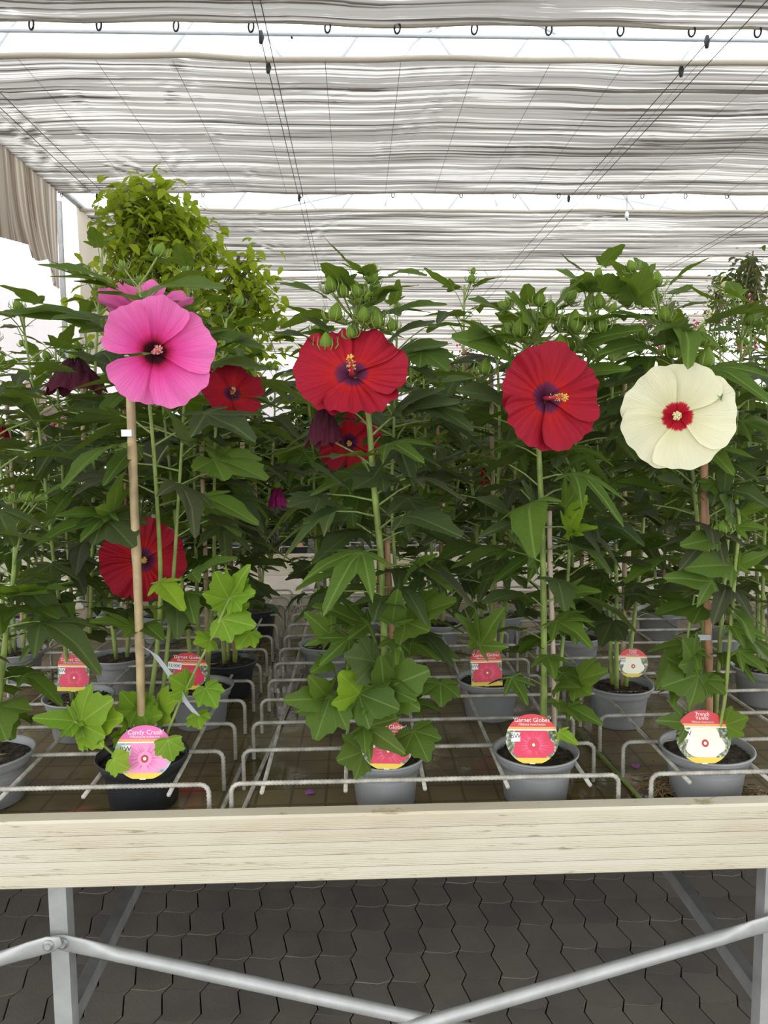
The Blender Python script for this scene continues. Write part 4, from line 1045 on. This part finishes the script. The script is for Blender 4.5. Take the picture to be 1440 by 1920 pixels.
specs3 = [((612,1205), 'third-row hibiscus left of the middle stem, pot half hidden'), ((428,1236), 'hibiscus in the dark-looking pot right behind the price-tagged one'), ((1078,1190), 'third-row hibiscus between the deep red and the cream flower'), ((1236,1143), 'hibiscus in a pot high in the picture left of the reddish cane'),
          ((1432,1248), 'hibiscus in grey pot at the right edge, second row'), ((225,1228), 'hibiscus standing behind the thick bamboo cane'), ((30,1218), 'hibiscus at the left edge behind the red-tagged pot'), ((820,1165), 'hibiscus in the gap right of the middle plant, back rows'),
          ((60,1150), 'fourth-row hibiscus near the left edge'), ((305,1150), 'fourth-row hibiscus behind the pink-flowered plant'), ((480,1140), 'hibiscus in a dark pot near the back rim, left of centre'), ((940,1150), 'fourth-row hibiscus behind the deep red flower'), ((1360,1165), 'hibiscus in the back rows near the right edge'), ((700,1130), 'last-row hibiscus directly behind the middle plant'), ((1480,1150), 'last-row hibiscus just beyond the right edge'), ((1130,1125), 'last-row hibiscus right of the deep red flower'), ((190,1118), 'last-row hibiscus behind the left bamboo cane')]
for i, (q, lab) in enumerate(specs3):
    R2.append(back_plant(*q, lab, 40+i, n=(3 if i < 8 else 2), h=(1.22 if i < 8 else 1.15), spacing=.046, stake=('bamboo','cane_red')[i % 2], pot='pot_black' if i in (1,10) else 'pot_grey'))
# blooms on the plants behind
flower(R2[0][0], 268, 1050, 2.20, 0.120, 2, 8, 'petal_red', ('stamen_red','pollen'), 41, cup=.10, ruffle=.05, pleat=.05, half=.80, spin=.3, label='red pleated flower low behind the bamboo cane')
wilted(R2[0][0], 140, 700, 2.02, 115, 65, 'petal_maroon', 7, label='wilting dark maroon flower')
flower(R2[1][0], 434, 742, 2.05, 0.082, 12, 30, 'petal_red', ('stamen_red','pollen'), 43, cup=.30, ruffle=.07, pleat=.02, half=.7, label='red flower nodding downward')
flower(R2[6][0] if len(R2) > 6 else R2[0][0], 655, 828, 2.75, 0.115, 0, -12, 'petal_red', ('stamen_red','pollen'), 44, cup=.2, half=.78, label='red flower half hidden under the big red one')
flower(R2[10][0], 104, 800, 3.0, 0.080, 20, 10, 'petal_pale', ('stamen_cream','stamen_cream'), 45, cup=.3, half=.78, label='pale pink flower half hidden by leaves')
flower(R2[10][0], 62, 745, 3.2, 0.07, -20, 30, 'petal_pale', ('stamen_cream','stamen_cream'), 46, cup=.3, half=.78, label='pale pink flower at the left')
wilted(R2[5][0], 520, 930, 2.7, 36, 40, 'petal_magenta', 9, label='closed magenta flower')
wilted(R2[2][0], 908, 888, 2.5, 14, 34, 'petal_red', 10, label='small closed red flower')
wilted(R2[10][0], 95, 1128, 2.3, 44, 26, 'petal_maroon', 11, label='small dark maroon flower low among leaves')
wilted(R2[10][0], 2, 806, 2.5, 26, 26, 'petal_red', 12, label='red petal tip at the left edge')

# ------------------------------------------------------------------ plant tags
def text_mesh(body, size, mt):
    cu = bpy.data.curves.new('text', 'FONT'); cu.body = body; cu.size = size; cu.align_x = 'CENTER'; cu.align_y = 'CENTER'; cu.resolution_u = 2
    ob = bpy.data.objects.new('text', cu); COL.objects.link(ob)
    dg = bpy.context.evaluated_depsgraph_get(); dg.update()
    me = bpy.data.meshes.new_from_object(ob.evaluated_get(dg)); bpy.data.objects.remove(ob)
    me.materials.clear(); me.materials.append(M[mt]); return me
_TM = {}
def plant_tag(px, py, d, w, yaw, lean, head, flow, eye, lines, label, price=None, square=False, tilt=0.0, back='print_foliage', ray=None):
    """round picture tag on a stick; w metres wide. Drawn in x (right) and z (up), printed face towards -y"""
    c = PX(px, py, d=d); e = empty('plant_tag', c); tag(e, label, 'plant tag', 'printed plant tags in the pots')
    e.rotation_euler = Euler((math.radians(-lean), math.radians(tilt), math.radians(yaw)), 'XYZ')
    R = w/2; n = 48; asp = 0.90
    if square: outline = [(-.8,-1.1),(.8,-1.1),(.8,.55),(.62,.95),(-.62,.95),(-.8,.55)]
    else: outline = [(math.cos(2*PI*i/n), asp*math.sin(2*PI*i/n)) for i in range(n)]
    cut = -0.86
    poly = [(R*.99*x, R*.99*max(z, cut)) for x, z in outline]
    MB().prism(poly, 0.0, 0.0012).build('card', M['print_white'], e, smooth=False)
    MB().prism([(-R*.10,-R*.88),(R*.10,-R*.88),(R*.14,-R*.6),(-R*.14,-R*.6)], 0.0013, 0.0022).build('stick', M['print_white'], e, smooth=False)
    def seg(z0, z1, y, nm, mt, k=1.0):
        xs = lambda z: k*(math.sqrt(max(0, 1-(z/asp)**2)) if not square else .8 if z < .55 else lerp(.8,.62,(z-.55)/.4))
        m_ = 20; zz = np.linspace(z0, z1, m_)
        pl = [(-R*xs(z), R*z) for z in zz] + [(R*xs(z), R*z) for z in zz[::-1]]
        MB().prism(pl[::-1], y, 0.0).build(nm, M[mt], e, smooth=False)
    top = asp*.995 if not square else .93
    seg(.44, top, -.0006, 'printed_header', head)
    seg(.355, .44, -.0006, 'printed_stripe', 'print_orange'); seg(.31, .355, -.0006, 'printed_stripe', 'print_ivory')
    seg(-.66, .31, -.0005, 'printed_picture', back); seg(cut+.01, -.66, -.0006, 'printed_foot', 'print_yellow')
    # the flower in the picture
    rng = random.Random(int(px)); N_ = 60; pl = []; fx, fz, fr = 0.04, -.20, .66 if flow != 'print_ivory' else .60
    for i in range(N_):
        a = 2*PI*i/N_; r = fr*(1 + .10*math.cos(5*a+1) + .015*math.sin(13*a))
        x, z = fx + r*1.12*math.cos(a), fz + r*math.sin(a)
        z = min(max(z, -.655), .305); q = .965*math.sqrt(max(0, 1-(z/asp)**2)) if not square else .78; x = min(max(x, -q), q); pl.append((R*x, R*z))
    fo = MB().prism(pl[::-1], -.0009, -.0005).build('printed_flower', M[flow], e, smooth=False)
    if ray:
        mb = MB()
        for i in range(36):
            a = 2*PI*i/36 + rng.uniform(-.05,.05); r0, r1, wd = .18*fr*2, fr*rng.uniform(.6,.92), .018
            c0, s0 = math.cos(a), math.sin(a)
            q = [(fx+r0*c0-wd*s0, fz+r0*s0+wd*c0), (fx+r1*1.08*c0, fz+r1*s0), (fx+r0*c0+wd*s0, fz+r0*s0-wd*c0)]
            if max(z for _, z in q) < .30 and min(z for _, z in q) > -.64: mb.add([(R*x, -.0011, R*z) for x, z in q], [(0,1,2)])
        mb.build('printed_rays', M[ray], fo, smooth=False)
    for rr, mt, y in ((.13, eye, -.0012), (.055, 'print_ivory', -.0015)):
        MB().prism([(R*(fx+rr*math.cos(2*PI*i/20)), R*(fz+rr*math.sin(2*PI*i/20))) for i in range(20)][::-1], y, -.0005).build('printed_eye', M[mt], fo, smooth=False)
    # logo patch
    lp = None if price else MB().prism([(R*x, R*z) for x, z in ((-.80,.24),(-.46,.24),(-.46,-.08),(-.80,-.08))][::-1] if not square else [(R*x, R*z) for x, z in ((-.74,.26),(-.42,.26),(-.42,-.02),(-.74,-.02))][::-1], -.0012, 0).build('logo_patch', M['print_white'], e, smooth=False)
    key = ('BW', round(R, 3))
    if key not in _TM: _TM[key] = text_mesh('BW', R*.24, 'print_black')
    if lp: put('logo_letters', _TM[key], lp, ((-.63 if not square else -.58)*R, -.0016, (.11 if not square else .13)*R), (PI/2,0,0))
    for txt, z, sz in lines:
        key = (txt, round(R*sz, 4))
        if key not in _TM: _TM[key] = text_mesh(txt, R*sz, 'print_white')
        put('printed_text', _TM[key], e, (0, -.0012, R*z), (PI/2,0,0))
    if price:
        pt = MB().box((-R*.34,-.0016,-R*.16),(R*.34,-.0008,R*.16)).build('price_sticker', M['print_white'], e, (-R*.62, 0, R*.26), (0,math.radians(4),0), smooth=False)
        put('price_text', text_mesh(price, R*.21, 'print_black'), pt, (0,-.0022,0), (PI/2,0,0))
    return e
GG = (("'Garnet Globes'", .68, .225), ('Hibiscus moscheutos', .53, .12))
CC = (("'Candy Crush'", .66, .225), ('Hibiscus moscheutos', .52, .12))
FV = (("'French", .76, .18), ("Vanilla'", .63, .18), ('Hibiscus moscheutos', .50, .095))
plant_tag(270, 1411, 1.785, .140, -2, 18, 'print_pink', 'print_rose', 'print_eye', CC, 'round pink picture tag in the black pot', back='print_bluegrey', ray='print_rosedark')
plant_tag(726, 1398, 1.80, .128, 2, 14, 'print_red', 'print_crimson', 'print_red', GG, 'round red picture tag behind leaves in the middle front pot', tilt=3, ray='print_pinkray')
plant_tag(998, 1386, 1.79, .132, 4, 16, 'print_red', 'print_crimson', 'print_red', GG, 'round red picture tag in front of the deep red flower\'s stem', tilt=3, ray='print_pinkray')
plant_tag(1319, 1382, 1.785, .143, 5, 18, 'print_red', 'print_ivory', 'print_eye', FV, 'round tag picturing a cream flower in the right front pot', tilt=4)
plant_tag(138, 1263, 2.35, .125, -5, 10, 'print_red', 'print_crimson', 'print_red', GG, 'tag with red flower picture in the second-row pot at far left', square=True, ray='print_pinkray')
plant_tag(351, 1259, 2.38, .130, 3, 10, 'print_red', 'print_crimson', 'print_red', GG, 'red picture tag with a white price sticker', price='13,00€', tilt=4, ray='print_pinkray')
plant_tag(912, 1254, 2.42, .128, 2, 12, 'print_red', 'print_crimson', 'print_red', GG, 'red picture tag in the pot between the two red-flowered front plants', square=True, ray='print_pinkray')
plant_tag(1186, 1243, 2.40, .105, 5, 10, 'print_red', 'print_ivory', 'print_eye', FV, 'small tag picturing a cream flower in the second row', tilt=4)
plant_tag(557, 1033, 5.95, .13, 0, 8, 'print_orange', 'print_pale', 'print_red', CC, 'far small tag with a pale pink flower picture', square=True)

# ------------------------------------------------------------------ plants on the benches further back
def foliage_mesh(seed, h, rad, n, size, mts, shape_pool=('tri','penta','lance'), zmin=.15, nang=18, topheavy=.6):
    rng = random.Random(seed); mb = MB()
    geo = [leaf_geo(s, d, 0.0, nang=nang, rings=(0.5, 1.0), seed=i) for i, (s, d) in enumerate([(s, d) for s in shape_pool for d in (.2,.7)])]
    geo = [(np.array(g[0]), g[1], g[2]) for g in geo]
    for i in range(n):
        v, f, uv = rng.choice(geo); z = h*(zmin + (1-zmin)*rng.random()**topheavy); a = rng.uniform(0, 6.28)
        r = rad*(.25 + .75*rng.random()) * (1 - .35*(z/h)**3); s = size*rng.uniform(.7,1.25)
        d = Vector((math.cos(a), math.sin(a), rng.uniform(-.55,.35)))
        R_ = np.array(orient(d, roll=rng.uniform(-.5,.5)).to_matrix())
        p = np.array((r*.55*math.cos(a), r*.55*math.sin(a), z))
        mb.add(((v*s) @ R_.T + p).tolist(), f, uv, rng.choice(range(len(mts))))
    return mb.mesh('foliage', [M[q] for q in mts])
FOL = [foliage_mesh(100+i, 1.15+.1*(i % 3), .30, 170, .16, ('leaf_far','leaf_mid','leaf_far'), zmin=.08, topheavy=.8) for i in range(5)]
def stems_mesh(seed, h):
    rng = random.Random(seed); mb = MB()
    for k in range(3):
        a = rng.uniform(0, 6.28); q = Vector((math.cos(a), math.sin(a), 0))
        mb.tube([q*.02 + Vector((0,0,.1)), q*.06 + Vector((0,0,h*.5)), q*.09 + Vector((0,0,h*.97))], [.008,.007,.004], 6)
    return mb.mesh('stems', M['stem'])
STM = [stems_mesh(i, 1.2) for i in range(3)]
rng = random.Random(77)
def far_plants(y0, y1, x0, x1, dx, dy, group, label, zb):
    y = y0; c = 0
    while y < y1:
        x = x0 + (c % 2)*dx*.5; col = 0
        while x < x1:
            e = empty('potted_hibiscus', (x + rng.uniform(-.05,.05), y + rng.uniform(-.04,.04), zb), rng.uniform(0, 6.28)); tag(e, label.format(ORD[c], ORD[col]), 'potted plant', group); col += 1
            k = rng.randrange(5); s = rng.uniform(.85,1.1)
            put('pot', POTS['pot_grey'], e); put('soil', SOILS[0], e, (0,0,.115))
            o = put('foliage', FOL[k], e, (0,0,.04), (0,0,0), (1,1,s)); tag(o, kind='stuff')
            put('stems', STM[k % 3], e, (0,0,0), (0,0,0), (1,1,s))
            if rng.random() < .5: put('stake', BAM, e, (.03,0,.1))
            x += dx
        y += dy; c += 1
ORD = 'first second third fourth fifth sixth seventh eighth ninth tenth eleventh twelfth thirteenth fourteenth fifteenth sixteenth seventeenth eighteenth'.split()
BAM = MB().tube([(0,0,0),(0.01,0,.5),(0,0,1.05)], .007, 7).mesh('stake', M['bamboo'])
far_plants(6.3, 8.1, -2.9, 4.4, .50, .60, 'hibiscus plants on the second bench', 'hibiscus on the second bench behind the aisle, {} row, {} from the left wall', ZT)
YF = foliage_mesh(300, .42, .2, 60, .10, ('leaf_young','leaf_mid'), ('heart','tri'), zmin=.3)
for i, (px, py) in enumerate(((560,985),(930,975),(428,1005),(72,1030),(1440,1010))):
    w = PX(px, py, d=5.95); e = empty('potted_hibiscus', (w.x, 5.93, ZT), i); tag(e, 'short yellow-green young plant on the second bench, ' + ('left of the middle stem', 'between the red-flowered stems', 'behind the bamboo cane', 'at the left edge', 'at the right edge')[i], 'potted plant', 'young plants on the second bench')
    put('pot', POTS['pot_black'], e, (0,0,0), (0,0,0), .8); put('soil', SOILS[1], e, (0,0,.09), (0,0,0), .8); tag(put('foliage', YF, e, (0,0,.06)), kind='stuff')
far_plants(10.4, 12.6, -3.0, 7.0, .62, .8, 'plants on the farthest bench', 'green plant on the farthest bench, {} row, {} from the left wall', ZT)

# ------------------------------------------------------------------ trees
def oval_leaf(L, w):
    v = [(0,0,0),(L*.3,w,.06*L),(L*.3,0,0),(L*.3,-w,.06*L),(L*.65,w*.8,.0),(L*.65,0,-.06*L),(L*.65,-w*.8,.0),(L,0,-.2*L)]
    return v, [(0,2,1),(0,3,2),(1,2,5,4),(2,3,6,5),(4,5,7),(5,6,7)], [(0,0),(.3,.3),(0,.3),(-.3,.3),(.3,.6),(0,.6),(-.3,.6),(0,1)]
OV = oval_leaf(1.0, .27); OVM = MB().add(*OV).mesh('leaf', M['leaf_tree'])
BLOOM = plain('myrtle_bloom_pink', (0.62, 0.10, 0.22), 0.7)
def tree(px, d, crown, label, seed, n, size, mt='leaf_tree', zb=0.0, trunk_r=.022, shows=280, bark='bark', cat='tree'):
    """crown: list of (px, py, rx, ry) blobs in the picture, turned into real ellipsoids at depth d"""
    rng = random.Random(seed); b = PX(px, 960, d=d); e = empty('potted_tree', (b.x, d, zb)); tag(e, label, cat)
    s = 1.0/F_PX*d; blobs = [(PX(x, y, d=d), rx*s, ry*s) for x, y, rx, ry in crown]
    add_pot(e, 'pot_black', seed, s=1.8)
    top = max((c.z + rz*.8 for c, _, rz in blobs))
    trunk = spline([Vector((0,0,.2)), Vector((.02,0,(top-zb)*.4)), blobs[0][0] - e.location + Vector((0,0,-blobs[0][2]*.5)), blobs[0][0] - e.location + Vector((0,0,blobs[0][2]*.8))], 6)
    MB().tube(trunk, [lerp(trunk_r, trunk_r*.35, i/(len(trunk)-1)) for i in range(len(trunk))], 8).build('trunk', M[bark], e)
    twigs = []
    for c, rx, rz in blobs:
        for k in range(max(4, int(38*rx/.5))):
            st = trunk[min(len(trunk)-1, max(3, int(len(trunk)*rng.uniform(.55,.95))))]
            th, ph = rng.uniform(0, 6.28), math.acos(rng.uniform(-.6,1)); rr = rng.uniform(.6,1.0)
            en = c - e.location + Vector((rx*rr*math.sin(ph)*math.cos(th), rx*rr*math.sin(ph)*math.sin(th), rz*rr*math.cos(ph)))
            path = spline([st, st.lerp(en,.5) + Vector((0,0,.06)), en], 5); twigs.append(path)
            MB().tube(path, [lerp(.008,.002,i/(len(path)-1)) for i in range(len(path))], 5, cap=False).build('branch', M[bark], e)
    lm = MB().add(*OV).mesh('leaf', M[mt]) if mt != 'leaf_tree' else OVM
    leaves = []
    for i in range(n):
        pth = rng.choice(twigs); p = pth[rng.randrange(4, len(pth))] + Vector((rng.gauss(0,.07), rng.gauss(0,.07), rng.gauss(0,.06)))
        a = rng.uniform(0, 6.28); dv = Vector((math.cos(a), math.sin(a), rng.uniform(-1.1,.2)))
        leaves.append((p.y, p, orient(dv, roll=rng.uniform(-.7,.7)), size*rng.uniform(.7,1.25)))
    leaves.sort(key=lambda q: q[0])
    rest = MB(); va = np.array(OV[0])
    for i, (_, p, r_, sz) in enumerate(leaves):
        if i < shows: put('leaf', lm, e, p, r_, sz)
        else: rest.add(((va*sz) @ np.array(r_.to_matrix()).T + np.array(p)).tolist(), OV[1], OV[2])
    tag(rest.build('foliage', M[mt], e), kind='stuff')
    return e
tree(285, 5.15, [(290,435,120,100),(230,420,70,70),(350,470,60,70),(340,560,100,90),(250,600,110,90)], 'tall leafy yellow-green tree rising at the left behind the pink flower', 201, 1900, .095, trunk_r=.025)
tree(450, 5.3, [(450,560,75,95),(470,650,70,80),(400,690,100,80)], 'lower yellow-green tree just right of the tall one', 202, 1100, .085)
for i, (px, d, cr, lab) in enumerate([(1400, 5.2, [(1410,520,28,60),(1385,600,50,70),(1420,660,40,60)], 'thin purple-leaved shrub at the right edge'), (1240, 9.2, [(1250,610,60,50),(1230,650,70,50)], 'dark-leaved flowering shrub behind the cream flower'), (880, 9.0, [(880,690,50,40),(840,720,60,40)], 'shrub with pink bloom clusters between the red flowers'), (1345, 9.3, [(1350,560,30,60),(1350,650,50,60)], 'cream-plumed shrub behind the right-hand plants')]):
    e = tree(px, d, cr, lab, 210+i, 420, .055, 'leaf_purple' if i != 2 else 'leaf_far', zb=0.0, trunk_r=.012, shows=120, cat='shrub')
    rng2 = random.Random(i)
    for k in range(7 if i else 2):
        x, y, rx, ry = rng2.choice(cr); c = PX(x + rng2.uniform(-rx, rx), y + rng2.uniform(-ry, ry)*.7, d=d-.1) - e.location
        mb = MB()
        for q in range(22):
            p = c + Vector((rng2.gauss(0,.035), rng2.gauss(0,.035), rng2.gauss(0,.05))); s = rng2.uniform(.010,.02)
            mb.add([p+Vector((s,0,0)),p-Vector((s,0,0)),p+Vector((0,s,0)),p-Vector((0,s,0)),p+Vector((0,0,s)),p-Vector((0,0,s))], [(0,2,4),(2,1,4),(1,3,4),(3,0,4),(2,0,5),(1,2,5),(3,1,5),(0,3,5)])
        mb.build('bloom_cluster', BLOOM if i != 3 else M['stamen_cream'], e, smooth=False)
